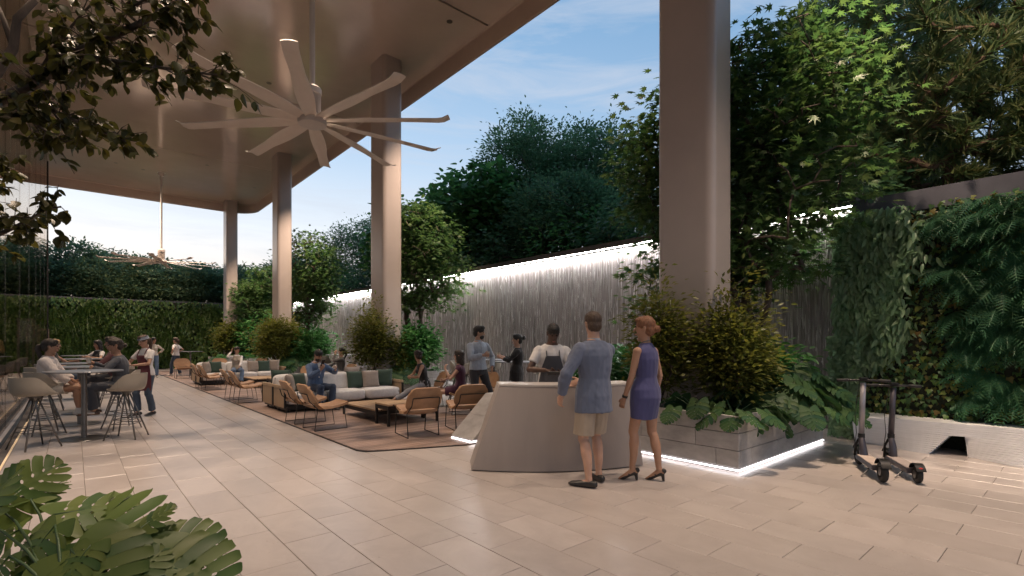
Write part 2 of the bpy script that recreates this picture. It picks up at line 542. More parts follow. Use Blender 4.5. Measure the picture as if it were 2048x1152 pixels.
# ---------------------------------------------------------------- columns
def rrect(x0, x1, y0, y1, r, z, n=6):
    P = []
    for cx, cy, a0 in ((x1 - r, y1 - r, 0), (x0 + r, y1 - r, 90), (x0 + r, y0 + r, 180), (x1 - r, y0 + r, 270)):
        t = R(a0); P.append((cx + r * math.cos(t) + .02 * math.sin(t), cy + r * math.sin(t) - .02 * math.cos(t), z))
        for i in range(n + 1):
            a = R(a0 + 90 * i / n)
            P.append((cx + r * math.cos(a), cy + r * math.sin(a), z))
        t = R(a0 + 90); P.append((cx + r * math.cos(t) - .02 * math.sin(t), cy + r * math.sin(t) + .02 * math.cos(t), z))
    return P
col_lab = ['huge rounded column nearest the camera rising from the planter behind the couple',
           'tall rounded column behind the grey sofa, second from the camera',
           'tall rounded column third along the row, crossing the canopy edge',
           'farthest slim looking column at the rounded canopy corner']
COLY = [3.30, 12.72, 22.2, 31.55]
for y, lb in zip(COLY, col_lab):
    o = thing('column', lb, 'column', (6.4, y, 0), group='columns along the canopy edge')
    MB().prism(rrect(0, .58, 0, .86, .11, .05), rrect(0, .58, 0, .86, .11, SOF)).build('shaft', M['column'], o, smooth=R(40))
    MB().prism(rrect(-.04, .62, -.04, .90, .15, 0), rrect(-.04, .62, -.04, .90, .15, .05)).build('base', M['joint'], o)

# ---------------------------------------------------------------- stone planters
blk_cache = {}
def block(parent, ax, a, b, z0, z1, face, th=.05):
    """one facing stone; ax: 'x' runs along x on the plane y=face (outer side -y); 'y' runs along y on x=face (outer side -x), 'Y' +x side"""
    key = (ax.lower(), round(b - a, 3), round(z1 - z0, 3))
    if key not in blk_cache:
        l, h = b - a, z1 - z0
        q = MB().box(0.003, l - .003, 0, th, .003, h - .003) if ax == 'x' else MB().box(0, th, .003, l - .003, .003, h - .003)
        me = q.mesh('stone_block', bevel=.004, seg=1); me.materials.append(M['planter']); blk_cache[key] = me
    o = link('stone_block', blk_cache[key], parent=parent)
    o.location = (a, face, z0) if ax == 'x' else (face if ax == 'y' else face - th, a, z0)
    return o
def planter(label, x0, x1, y0, y1, h=.65, detail=True):
    o = thing('stone_planter', label, 'planter', ((x0 + x1) / 2, (y0 + y1) / 2, 0), group='stone planters along the columns')
    ox, oy = (x0 + x1) / 2, (y0 + y1) / 2
    X0_, X1_, Y0_, Y1_ = x0 - ox, x1 - ox, y0 - oy, y1 - oy
    MB().box(X0_ + .012, X1_ - .012, Y0_ + .012, Y1_ - .012, .035, h - .06).build('core', M['joint'], o)
    MB().box(X0_ + .04, X1_ - .04, Y0_ + .04, Y1_ - .04, 0, .035).build('plinth', M['joint'], o)
    z = [.05, .05 + (h - .05) / 3, .05 + (h - .05) * 2 / 3, h]
    for c in range(3):
        for ax, a0, a1, face in (('x', X0_ + .051, X1_ - .051, Y0_), ('y', Y0_, Y1_, X0_), ('Y', Y0_, Y1_, X1_)):
            Ln = .78
            t = a0
            first = Ln * (.35 + .33 * c) if detail else Ln
            cuts = [a0]
            t = a0 + first
            while t < a1 - .2:
                cuts.append(t); t += Ln
            cuts.append(a1)
            for p, q in zip(cuts[:-1], cuts[1:]):
                block(o, ax, p, q, z[c], z[c + 1], face)
    MB().box(X0_ + .052, X1_ - .052, Y0_ + .052, Y1_ - .03, h - .07, h - .05).build('soil', M['soil'], o)
    s = MB()
    s.box(X0_ - .004, X1_ + .004, Y0_ - .006, Y0_ + .02, .022, .036)
    s.box(X0_ - .006, X0_ + .02, Y0_ + .021, Y1_, .022, .036)
    s.box(X1_ - .02, X1_ + .006, Y0_ + .021, Y1_, .022, .036)
    s.build('light_strip', M['white_led'], o)
    return o
PL = [planter('low pale stone planter with glowing base strip beside the reception desk', 5.70, 8.45, 2.63, 6.2),
      planter('low stone planter full of shrubs behind the nearest grey sofa', 5.75, 8.45, 12.6, 16.6),
      planter('low stone planter around the third column, behind the seated man', 5.75, 8.45, 21.6, 25.6),
      planter('farthest low stone planter at the foot of the ivy wall', 5.75, 8.45, 28.6, 32.9)]
# low wall with a raking end behind the desk
o = thing('raked_stone_wall', 'low stone wall with slanted end and light strip just left of the desk', 'low wall', (4.38, 5.95, 0))
for (a0, b0, z0, z1) in ((0, 1.32, .05, .35), (0, 1.32, .354, .66)):
    f = lambda z: .02 + (z - .05) / .61 * .68
    cut = .90 if z0 < .2 else 1.12
    MB().prism([(f(z0), 0, z0), (cut - .003, 0, z0), (cut - .003, .55, z0), (f(z0), .55, z0)], [(f(z1), 0, z1), (cut - .003, 0, z1), (cut - .003, .55, z1), (f(z1), .55, z1)]).build('stone_block', M['planter'], o, bevel=.004, seg=1)
    MB().box(cut + .003, b0, 0, .55, z0, z1).build('stone_block', M['planter'], o, bevel=.004, seg=1)
MB().box(.05, 1.31, .03, .53, 0, .05).build('plinth', M['joint'], o)
s = MB(); s.box(.0, 1.31, -.004, .022, .020, .036); s.box(-.006, .02, .023, .5, .020, .036)
s.build('light_strip', M['white_led'], o)

# ---------------------------------------------------------------- waterfall wall
ww = thing('water_wall', 'long grey water wall with falling water under a bright white light line', 'water wall', (9.8, 0, 0))
def wallmat():
    m = mat('wet_stone', (.255, .23, .22), .42, var=.5, scale=2.2, stretch=(3.0, 9.0, .35), coord='World', bump=.9, bscale=3.2, spec=.6, detail=7)
    return m
M['wet'] = wallmat()
MB().box(0, .5, 2.5, 34.2, 0, 3.70).build('stone_panel', M['wet'], ww)
MB().box(-.26, .6, 2.5, 34.2, 3.765, 3.84).build('cap', M['joint'], ww)
MB().box(-.26, -.2, 2.5, 34.2, 3.72, 3.764).build('cap_nosing', M['joint'], ww)
st = MB()
for k in range(16):
    st.box(-.17, -.09, 2.5 + k * 1.98, 2.5 + (k + 1) * 1.98, 3.73, 3.763)
st.build('light_strip', M['fall_led'], ww)
def watermat():
    m, t, p, o_ = newmat('falling_water')
    n = t.nodes.new; l = t.links.new
    p.inputs['Base Color'].default_value = (.80, .78, .78, 1); p.inputs['Roughness'].default_value = .3
    tr = n('ShaderNodeBsdfTranslucent'); tr.inputs['Color'].default_value = (.85, .83, .83, 1)
    tp = n('ShaderNodeBsdfTransparent')
    a = n('ShaderNodeMixShader'); a.inputs[0].default_value = .4
    l(p.outputs[0], a.inputs[1]); l(tr.outputs[0], a.inputs[2])
    b = n('ShaderNodeMixShader')
    g_ = n('ShaderNodeNewGeometry'); mr = n('ShaderNodeMapRange'); mr.inputs['To Min'].default_value = .18; mr.inputs['To Max'].default_value = .95
    pw = n('ShaderNodeMath'); pw.operation = 'POWER'; pw.inputs[1].default_value = 1.7
    l(g_.outputs['Random Per Island'], pw.inputs[0]); l(pw.outputs[0], mr.inputs['Value']); l(mr.outputs[0], b.inputs[0])
    l(tp.outputs[0], b.inputs[1]); l(a.outputs[0], b.inputs[2]); l(b.outputs[0], o_.inputs['Surface'])
    return m
M['water'] = watermat()
nS = 15000
cen = 2.5 + 31.4 * RNG.random(700) ** 1.3
yy = np.clip(np.where(RNG.random(nS) < .55, cen[RNG.integers(0, 700, nS)] + RNG.normal(0, .018, nS), 2.55 + 31 * RNG.random(nS) ** 1.35), 2.52, 34)
ln = RNG.uniform(.06, .55, nS); w_ = (.005 + .022 * RNG.random(nS) ** 2.2) * (1 + yy * .05)
zt = RNG.uniform(.1, 3.74, nS); xx = -.012 - RNG.random(nS) * .07
zb = np.maximum(zt - ln, .02); zm = zb + (zt - zb) * RNG.uniform(.25, .6, nS)
dx = RNG.normal(0, .006, nS)
V = np.empty((nS, 6, 3)); 
V[:, 0] = np.stack([xx, yy - w_ * .12, zt], 1); V[:, 1] = np.stack([xx, yy + w_ * .12, zt], 1)
V[:, 2] = np.stack([xx - .012, yy - w_ * .5 + dx, zm], 1); V[:, 3] = np.stack([xx - .012, yy + w_ * .5 + dx, zm], 1)
V[:, 4] = np.stack([xx, yy - w_ * .15 - dx, zb], 1); V[:, 5] = np.stack([xx, yy + w_ * .15 - dx, zb], 1)
base = (np.arange(nS) * 6)[:, None]
F = np.concatenate([base + np.array([[0, 1, 3, 2]]), base + np.array([[2, 3, 5, 4]])])
tag(link('falling_water', np_mesh('falling_water', V.reshape(-1, 3), F, True), M['water'], ww), kind='stuff')

# basin at its foot
MB().box(9.15, 9.8, 6.4, 34, 0, .12).build('water_basin', M['planter'])
tag(bpy.data.objects['water_basin'], kind='structure')

# ---------------------------------------------------------------- hills behind the walls
def hill(name, x0, x1, y0, y1, fn, nx=24, ny=30):
    q = MB(); q.grid(lambda u, v: (x0 + (x1 - x0) * u, y0 + (y1 - y0) * v, fn(x0 + (x1 - x0) * u, y0 + (y1 - y0) * v)), nx, ny)
    tag(q.build(name, M['earth'], smooth=True), kind='structure')
hill('hill', 10.3, 70, -25, 34.6, lambda x, y: 3.3 + .10 * min(x - 10.3, 25) + .35 * math.sin(x * .7 + y * .4) * min(1, x - 10.3))
hill('hill', -40, 70, 34.65, 90, lambda x, y: 2.2 + .04 * (y - 34.6) + .3 * math.sin(x * .5 + y * .3))

# ---------------------------------------------------------------- glass wall on the left
def glassmat():
    m, t, p, o_ = newmat('tinted_glass')
    n = t.nodes.new; l = t.links.new
    tp = n('ShaderNodeBsdfTransparent'); tp.inputs['Color'].default_value = (.80, .76, .72, 1)
    gl = n('ShaderNodeBsdfGlossy'); gl.inputs['Roughness'].default_value = .02; gl.inputs['Color'].default_value = (1, .96, .92, 1)
    lw = n('ShaderNodeLayerWeight'); lw.inputs['Blend'].default_value = .18
    mr = n('ShaderNodeMapRange'); mr.inputs['To Min'].default_value = .04; mr.inputs['To Max'].default_value = .42
    l(lw.outputs['Fresnel'], mr.inputs['Value'])
    b = n('ShaderNodeMixShader'); l(mr.outputs[0], b.inputs[0]); l(tp.outputs[0], b.inputs[1]); l(gl.outputs[0], b.inputs[2])
    l(b.outputs[0], o_.inputs['Surface'])
    return m
M['glass'] = glassmat()
M['bronze'] = mat('bronze_frame', (.22, .155, .12), .4, metal=.5)
gw = thing('glass_wall', 'full height tinted glass wall with slim dark end post along the left side', 'glass wall', (-.87, 0, 0))
for k in range(12):
    y1 = 30 - k * 3.0
    MB().box(-.006, .006, y1 - 2.994, y1, .03, SOF - .01).build('pane', M['glass'], gw)
MB().box(-.03, .03, 30.004, 30.06, 0, SOF).build('end_post', M['black_metal'], gw)
q = MB(); q.box(-.10, -.05, -6, 30, .001, .012); q.box(.05, .10, -6, 30, .001, .012)
q.build('floor_track', M['black_metal'], gw)
MB().box(.105, .20, -6, 30, .001, .006).build('recess_strip', M['joint'], gw)
MB().box(.205, .225, -6, 30, .001, .008).build('light_strip', M['warm_led'], gw)
for (x, y, w, h, lb) in ((-1.52, 24.9, .46, 2.33, 'tall narrow bronze door leaf standing open, nearest of the three'),
                         (-1.50, 29.0, .40, 2.2, 'narrow bronze door leaf standing open, middle of the three'),
                         (-1.28, 32.2, .40, 2.1, 'smallest farthest bronze door leaf beside the glass end post')):
    o = thing('door_frame', lb, 'door', (x, y, 0), group='open bronze door leaves behind the glass')
    MB().box(0, .07, 0, .09, 0, h).build('post', M['bronze'], o); MB().box(w - .07, w, 0, .09, 0, h).build('post', M['bronze'], o)
    MB().box(.071, w - .071, 0, .09, h - .08, h).build('head_rail', M['bronze'], o)
    MB().box(.071, w - .071, 0, .09, .0, .08).build('bottom_rail', M['bronze'], o)
    MB().box(.071, w - .071, .04, .05, .081, h - .081).build('pane', M['glass'], o)
M['cord'] = mat('cord', (.7, .68, .64), .5)
for k, (x, y, l_) in enumerate(((-1.62, 24.0, 1.5), (-1.55, 25.0, 1.6), (-1.5, 26.0, 1.7), (-1.42, 27.3, 1.6), (-1.3, 28.6, 1.5))):
    o = tag(MB().tube([(0, 0, 0), (0, 0, -l_)], .011, 6).build('pendant_rod', M['cord']), 'thin pale rod hanging behind the left glass, ' + ('leftmost of five', 'second from the left', 'middle of five', 'second from the glass end post', 'closest to the glass end post')[k], 'pendant rod', 'pendant rods behind the glass')
    o.location = (x, y, SOF)

# ---------------------------------------------------------------- reception desk
M['desk'] = mat('desk_panel', (.31, .27, .25), .42, var=.06, scale=4, stretch=(1, 1, .15))
M['desk_top'] = mat('desk_top', (.5, .46, .43), .35, var=.05)
dsk = thing('reception_desk', 'curved greige reception desk with slanted left end in front of the waiter', 'desk', (3.47, 4.72, 0))
e = Vector((.825, -.568, 0)); na = Vector((.568, .825, 0))
def fr(u, off, s0, s1, bul):
    return e * (s0 + (s1 - s0) * u) + na * (off - bul * (1 - (2 * u - 1) ** 2))
nb = 20
def outline(z, t, inset=0.0):
    s0 = .0 + .34 * t; s1 = 2.07 - .12 * t
    P = [fr(i / nb, .0 + .05 * t + inset, s0 + inset, s1 - inset, .19) for i in range(nb + 1)]
    P += [fr(1 - i / nb, .44 - inset, s0 + inset, s1 - inset, .18) for i in range(nb + 1)]
    return [(p.x, p.y, z) for p in P]
MB().prism(outline(.012, .01), outline(.972, .97)).build('body', M['desk'], dsk, smooth=R(35), bevel=.008)
MB().prism(outline(.973, .985, -.004), outline(1.0, 1.0, -.004)).build('counter_top', M['desk_top'], dsk, smooth=R(35), bevel=.005)
MB().prism(outline(0.001, 0, .03), outline(.011, 0, .03)).build('plinth', M['joint'], dsk)

# ---------------------------------------------------------------- laminated white bench
M['bench'] = mat('bench_white', (.76, .76, .78), .4, var=.05, scale=3, stretch=(1, 1, 12))
bn = thing('bench', 'white curved laminated bench with stepped arch under the ivy wall', 'bench', (8.6, 0, 0))
nl = 16; H_ = .42; hb = H_ / nl
left = MB(); right = MB(); top = MB()
def lin(y, tab):
    if y <= tab[0][0]: return tab[0][1]
    for (a_, va), (b_, vb) in zip(tab[:-1], tab[1:]):
        if y <= b_: return va + (vb - va) * (3 * ((y - a_) / (b_ - a_)) ** 2 - 2 * ((y - a_) / (b_ - a_)) ** 3)
    return tab[-1][1]
def xf(y, z):      # the front twists: undercut at its left end, flaring out at its right
    t = (z / H_) ** .8
    xb = lin(y, [(-3, -.14), (.45, -.16), (1.08, .17)]) if y < 1.09 else lin(y, [(1.1, -.05), (1.42, -.01), (2.3, .22)])
    xt = lin(y, [(-3, .22), (.55, .25), (1.4, .13), (2.3, -.02)])
    return xb + (xt - xb) * t
def seg(mb, ya, yb, z0, z1, n=10):
    ys = [ya + (yb - ya) * i / n for i in range(n + 1)]
    pl = [(xf(y, z0), y) for y in ys] + [(.62, ys[-1]), (.62, ys[0])]
    mb.prism([(x, y, z0) for x, y in pl], [(x, y, z1) for x, y in pl])
for k in range(nl):
    z0, z1 = k * hb, (k + 1) * hb - .0035
    if z1 < .285:
        seg(left, 1.42 - .22 * (z0 / .285), 2.32 - .04 * z0, z0, z1)
        seg(right, -3.0, 1.06 + .03 * (z0 / .285), z0, z1)
    else:
        seg(top, -3.0, 2.32 - .04 * z0, z0, z1, 24)
left.build('stepped_base', M['bench'], bn, smooth=R(30)); right.build('long_base', M['bench'], bn, smooth=R(30)); top.build('seat', M['bench'], bn, smooth=R(30))

# ---------------------------------------------------------------- planted walls (structure part, leaves follow)
gwr = thing('ivy_wall', 'tall dark planted wall of ferns and ivy behind the white bench', 'planted wall', (9.25, 0, 0))
MB().box(0, .4, -6, 2.45, 0, 3.40).build('panel', M['backing'], gwr)
MB().box(-.02, 1.1, -6, 2.47, 3.405, 3.70).build('parapet', M['concrete'], gwr)
gwb = thing('ivy_wall', 'long planted wall closing the far end of the terrace', 'planted wall', (0, 33.6, 0), group=None)
MB().box(-16, 9.5, 0, .4, 0, 3.66).build('panel', M['backing'], gwb)
MB().box(-16, 9.5, -.02, .5, 3.665, 3.75).build('parapet', M['concrete'], gwb)

# ---------------------------------------------------------------- recessed downlights in the soffit
M['trim'] = mat('downlight_trim', (.12, .09, .075), .4)
def downlight(x, y, power, size=105, blend=.6, aim=None, where='', colr=(1.0, .76, .565)):
    o = thing('downlight', 'small recessed downlight in the canopy soffit, ' + where, 'downlight', (x, y, SOF), group='recessed downlights in the soffit')
    MB().lathe([(.05, -.004), (.075, -.008), (.075, -.001), (.05, .0)], n=16).build('trim_ring', M['trim'], o)
    l_ = bpy.data.lights.new('downlight_lamp', 'SPOT')
    l_.energy = power * 1.32; l_.spot_size = R(size); l_.spot_blend = blend; l_.color = colr; l_.shadow_soft_size = .16
    lo = bpy.data.objects.new('downlight_lamp', l_); COL.objects.link(lo); lo.parent = o; lo.location = (0, 0, -.02)
    if aim is not None:
        v = Vector(aim) - Vector((x, y, SOF))
        lo.rotation_euler = v.to_track_quat('-Z', 'Y').to_euler()
for x, y, p, a, lb in DOWNLIGHTS:
    downlight(x, y, p, a, 1.0, aim={'aimed': (9.3, 1.7, 1.6), 'second': (7.75, 13.4, 3.6), 'third': (7.6, 22.7, 3.6), 'farthest maple': (7.9, 31, 3.4), 'pines': (3, 38.5, 4.2), 'turned': (12.2, 1.8, 5.4)}.get(next((w for w in ('pines', 'turned', 'aimed', 'second', 'third', 'farthest maple') if w in lb), None)), where=lb)
# ================================================================== plants
def T_maple():
    ang = [-150, -128, -104, -84, -62, -42, -21, 0, 21, 42, 62, 84, 104, 128, 150]
    rad = [.22, .52, .30, .72, .34, .92, .38, 1.05, .38, .92, .34, .72, .30, .52, .22]
    V = [(0.0, 0.0, 0.0)]
    for a, r in zip(ang, rad):
        V.append((r * math.cos(R(a)) * .62 + .38, r * math.sin(R(a)) * .62, -.16 * r * r))
    V[0] = (.22, 0, .02)
    F = [(0, i, i + 1) for i in range(1, len(ang))]
    return np.array(V), np.array(F)
def T_oval(w=.5, fold=.10, droop=.18):
    xs = [0, .12, .35, .62, .86, 1.0]
    ws = [0, .55, .98, .9, .45, 0]
    V = []; F = []
    for x, q in zip(xs, ws):
        z = -droop * x * x
        V += [(x, 0, z), (x, q * w / 2, z + fold * q), (x, -q * w / 2, z + fold * q)]
    for i in range(len(xs) - 1):
        a, b = i * 3, i * 3 + 3
        for s in (1, 2):
            q = [a, b, b + s, a + s] if s == 1 else [a, a + s, b + s, b]
            F += [(q[0], q[1], q[2]), (q[0], q[2], q[3])]
    return np.array(V, float), np.array(F)
def T_lance(w=.16, droop=.12):
    V = np.array([(0, 0, 0), (.4, w / 2, .03), (.4, -w / 2, .03), (.42, 0, 0), (1, 0, -droop)], float)
    return V, np.array([(0, 3, 1), (0, 2, 3), (3, 4, 1), (3, 2, 4)])
def T_diamond(w=.5):
    V = np.array([(0, 0, 0), (.45, w / 2, .06), (.45, -w / 2, .06), (1, 0, -.1)], float)
    return V, np.array([(0, 3, 1), (0, 2, 3)])
def T_ivy():
    V = np.array([(0, 0, 0), (-.1, .3, .02), (.25, .5, -.05), (.45, .28, .02), (1, 0, -.12), (.45, -.28, .02), (.25, -.5, -.05), (-.1, -.3, .02), (.3, 0, .06)], float)
    return V, np.array([(8, a, b) for a, b in ((0, 7), (7, 6), (6, 5), (5, 4), (4, 3), (3, 2), (2, 1), (1, 0))])[:, ::-1]
TPL = {'maple': T_maple(), 'oval': T_oval(), 'ovalw': T_oval(.68, .08, .2), 'round': T_oval(.85, .06, .15), 'lance': T_lance(), 'needle': T_lance(.115, .10), 'diamond': T_diamond(), 'ivy': T_ivy(), 'wlance': T_oval(.30, .06, .25)}

def unit(a):
    return a / np.maximum(np.linalg.norm(a, axis=-1, keepdims=True), 1e-9)
def leaves(pos, d, nrm, size, tpl):
    """many leaves at once: arrays of positions, directions, normals, sizes"""
    tv, tf = TPL[tpl]
    d = unit(d); s = unit(np.cross(nrm, d)); n = np.cross(d, s)
    V = pos[:, None, :] + size[:, None, None] * (tv[None, :, 0:1] * d[:, None, :] + tv[None, :, 1:2] * s[:, None, :] + tv[None, :, 2:3] * n[:, None, :])
    k = len(tv)
    F = tf[None] + (np.arange(len(pos)) * k)[:, None, None]
    return V.reshape(-1, 3), F.reshape(-1, 3)
class LB:
    def __init__(s): s.V = []; s.F = []; s.n = 0
    def add(s, V, F):
        s.V.append(V); s.F.append(F + s.n); s.n += len(V)
    def mesh(s, name, m, smooth=False):
        me = np_mesh(name, np.concatenate(s.V), np.concatenate(s.F), smooth); me.materials.append(m); return me

def lump(d, seed):
    """uneven radius over directions"""
    r = np.random.default_rng(seed); f = np.zeros(len(d))
    for k in range(7):
        a = unit(r.normal(size=3)); f += np.clip(d @ a - .55, 0, 1) * r.uniform(.2, 1.1)
    return .80 + .55 * np.clip(f, 0, .9)

def tree_parts(seed, trunk_h, c, rad, ncl, leaf, per, size, spread=.22, flat=.6, mode='spray', trunk_r=.07, stems=1, droop=.25, shell=.55, lean=(0, 0), zmin=None, twig=.006, keep=None, sprigs=False):
    r = np.random.default_rng(seed)
    c = np.array(c, float); rad = np.array(rad, float)
    d = unit(r.normal(size=(ncl * 2, 3)))
    q = (shell + (1 - shell) * r.random(len(d)) ** .5) * lump(d, seed)
    q[: ncl // 4] *= r.uniform(.3, .8, ncl // 4)
    if sprigs: q = q * np.where(r.random(len(q)) < .16, r.uniform(1.15, 1.55, len(q)), .86)
    pts = c + d * q[:, None] * rad
    if zmin is not None: pts = pts[pts[:, 2] > zmin]
    if keep is not None: pts = pts[keep(pts)]
    pts = pts[:ncl]
    nodes = []; par = []
    for s in range(stems):
        a = 2 * math.pi * s / stems + r.uniform(0, 1)
        sp = .0 if stems == 1 else .10
        m = 6
        for i in range(m + 1):
            t = i / m
            nodes.append((sp * math.cos(a) * (.12 + 3 * t) + lean[0] * t + .03 * r.normal() * t, sp * math.sin(a) * (.12 + 3 * t) + lean[1] * t + .03 * r.normal() * t, trunk_h * t))
            par.append(-1 if i == 0 else len(nodes) - 2)
    ntr = len(nodes)
    NA = np.zeros((ntr + ncl * 4 + 10, 3)); NA[:ntr] = nodes; n = ntr
    top = np.array([0, 0, trunk_h])
    order = np.argsort(np.linalg.norm(pts - top, axis=1))
    tips = []
    for i in order:
        p = pts[i]
        v = p - NA[:n]
        L_ = np.linalg.norm(v, axis=1)
        cost = L_ + .5 * np.clip(-v[:, 2], 0, 9) + np.where(NA[:n, 2] < trunk_h * .55, 1.2, 0)
        j = int(np.argmin(cost))
        a = NA[j]; ll = np.linalg.norm(p - a)
        steps = 1 if ll < .35 else (2 if ll < .9 else 4)
        prev = j
        for k in range(1, steps + 1):
            t = k / steps
            w = a + (p - a) * t + np.array([0, 0, .10 * ll * math.sin(math.pi * t)]) + (r.normal(size=3) * .04 * ll if k < steps else 0)
            NA[n] = w; par.append(prev); prev = n; n += 1
        tips.append(prev)
    cnt = np.zeros(n)
    for t in tips:
        cnt[t] += 1
    for i in range(n - 1, -1, -1):
        if par[i] >= 0: cnt[par[i]] += cnt[i]
    mx_ = max(cnt.max(), 1)
    rr = twig + (trunk_r - twig) * (cnt / mx_) ** .55
    mb = MB()
    for i in range(n):
        j = par[i]
        if j < 0 or (cnt[i] <= 0 and i >= ntr): continue
        if i < ntr and cnt[i] == 0: continue
        ra = rr[i] if j >= ntr else rr[j]
        mb.loft([NA[j], NA[i]], [min(rr[j], ra * 1.5), rr[i]], side=(.2, .9, .3), n=6 if rr[i] > .02 else 3, cap='flat')
    # leaves
    P = NA[tips]; PD = unit(NA[tips] - NA[[par[t] for t in tips]] + 1e-6)
    m = len(tips); tot = m * per
    id_ = np.repeat(np.arange(m), per)
    sz = size * r.uniform(.65, 1.2, tot)
    if mode == 'spray':
        off = r.normal(size=(tot, 3)) * np.array([spread, spread, spread * flat])
        pos = P[id_] + off
        dr = off * np.array([1, 1, .3]) / spread + PD[id_] * .7 + r.normal(size=(tot, 3)) * .35
        dr[:, 2] -= droop
        nr = np.array([0, 0, 1.0]) + r.normal(size=(tot, 3)) * .42
    else:
        up = PD[id_] + np.array([0, 0, .5])
        along = r.random(tot)[:, None]
        dr = unit(up) * r.uniform(.15, 1.0, tot)[:, None] + unit(r.normal(size=(tot, 3))) * .75
        pos = P[id_] - PD[id_] * along * spread + r.normal(size=(tot, 3)) * spread * flat
        nr = r.normal(size=(tot, 3)) + np.array([0, 0, .6])
    if keep is not None:
        ok = keep(pos + unit(dr) * .12); pos, dr, nr, sz = pos[ok], dr[ok], nr[ok], sz[ok]
    V, F = leaves(pos, dr, nr, sz, leaf)
    return mb, V, F

def tree(name, label, cat, loc, lm, bark, group=None, rz=0, **kw):
    o = thing(name, label, cat, loc, rz, group)
    mb, V, F = tree_parts(**kw)
    mb.build('trunk', bark, o, smooth=True)
    link('crown', np_mesh('crown', V, F), lm, o)
    return o

LM = {}
LM['maple'] = leafmat('maple_leaf', [(0.047, 0.102, 0.038), (0.068, 0.132, 0.043), (0.089, 0.153, 0.051), (0.093, 0.14, 0.047)], trans=.42)
LM['ficus'] = leafmat('ficus_leaf', [(0.053, 0.135, 0.053), (0.075, 0.18, 0.06), (0.105, 0.21, 0.068)], trans=.42, rough=.4)
LM['blue'] = leafmat('feathery_leaf', [(.065, .135, .075), (.085, .165, .085), (.115, .19, .10)], trans=.42)
LM['pod'] = leafmat('narrow_leaf', [(0.098, 0.165, 0.075), (0.143, 0.21, 0.09), (0.195, 0.24, 0.098), (0.21, 0.21, 0.09)], trans=.42)
LM['shrub'] = leafmat('shrub_leaf', [(.08, .10, .025), (.115, .13, .03), (.17, .165, .04), (.085, .115, .03)], trans=.42)
LM['lush'] = leafmat('lush_leaf', [(0.045, 0.15, 0.045), (0.068, 0.195, 0.053), (0.098, 0.225, 0.075)], trans=.28)
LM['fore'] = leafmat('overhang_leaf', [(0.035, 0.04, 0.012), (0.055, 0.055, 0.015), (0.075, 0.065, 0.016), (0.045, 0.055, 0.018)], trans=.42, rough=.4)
LM['pine'] = leafmat('pine_needle', [(0.083, 0.143, 0.098), (0.112, 0.18, 0.105), (0.165, 0.21, 0.098)], trans=.42)
LM['lance'] = leafmat('lance_leaf', [(0.15, 0.255, 0.15), (0.195, 0.3, 0.165), (0.24, 0.345, 0.21)], trans=.42, rough=.38)
LM['ivy'] = leafmat('ivy_leaf', [(0.045, 0.12, 0.053), (0.068, 0.15, 0.06), (0.09, 0.173, 0.053), (0.112, 0.188, 0.053), (0.165, 0.195, 0.045), (0.18, 0.112, 0.038)], trans=.42)
LM['fern'] = leafmat('fern_leaf', [(0.04, 0.127, 0.075), (0.057, 0.149, 0.081), (0.081, 0.178, 0.081)], trans=.42)
LM['mon'] = leafmat('monstera_leaf', [(.02, .062, .03), (.032, .08, .032), (.055, .10, .03)], trans=.2, rough=.55, spec=.32)
LM['wall'] = leafmat('wall_leaf', [(0.041, 0.1, 0.035), (0.065, 0.129, 0.035), (0.117, 0.176, 0.041), (0.058, 0.105, 0.053)], trans=.42)

# ---------------------------------------------------------------- courtyard maples
mk = dict(trunk_h=1.9, leaf='maple', stems=3, trunk_r=.075, flat=.35, spread=.26, droop=.3, twig=.006)
tree('maple_tree', 'large maple with layered leaves behind the nearest column, lit green from the light line', 'tree', (8.12, 3.55, .58), LM['maple'], M['bark'], 'courtyard maples in the planters',
     seed=11, c=(-.05, .35, 3.6), rad=(1.7, 1.95, 2.35), ncl=430, per=34, size=.17, zmin=1.9, keep=lambda q: ~((q[:, 0] < -1.0) & (q[:, 1] < 1.0)), **mk)
tree('maple_tree', 'maple with several stems standing between the gray sofa and the water wall', 'tree', (7.75, 13.35, .58), LM['maple'], M['bark'], 'courtyard maples in the planters',
     seed=12, keep=lambda q: ~((q[:, 0] < -.65) & (q[:, 1] < 1.2)), c=(0, 0, 3.45), rad=(1.4, 1.4, 1.95), ncl=260, per=30, size=.17, zmin=1.75, **mk)
tree('maple_tree', 'maple left of the second column, in front of the lit end of the water wall', 'tree', (7.6, 22.6, .58), LM['maple'], M['bark'], 'courtyard maples in the planters', 
     seed=13, keep=lambda q: ~((q[:, 0] < -.5) & (q[:, 1] < 1.0)), c=(0, 0, 3.4), rad=(1.55, 1.55, 2.2), ncl=240, per=26, size=.20, zmin=1.7, **mk)
tree('maple_tree', 'farthest maple, between the two most distant columns', 'tree', (7.9, 31.0, .58), LM['maple'], M['bark'], 'courtyard maples in the planters', 
     seed=14, c=(0, 0, 3.1), rad=(1.35, 1.35, 2.1), ncl=190, per=24, size=.23, zmin=1.2, **mk)

# a young maple growing low in front of the water wall
tree('maple_tree', 'low young maple with bright leaf sprays under the large maple, against the water wall', 'tree', (8.2, 4.6, .58), LM['maple'], M['bark'], 'courtyard maples in the planters',
     seed=15, trunk_h=.9, c=(0, -.1, 1.75), rad=(.75, 1.15, .85), ncl=70, per=20, size=.17, leaf='maple', stems=2, trunk_r=.03, flat=.25, spread=.24, droop=.2)
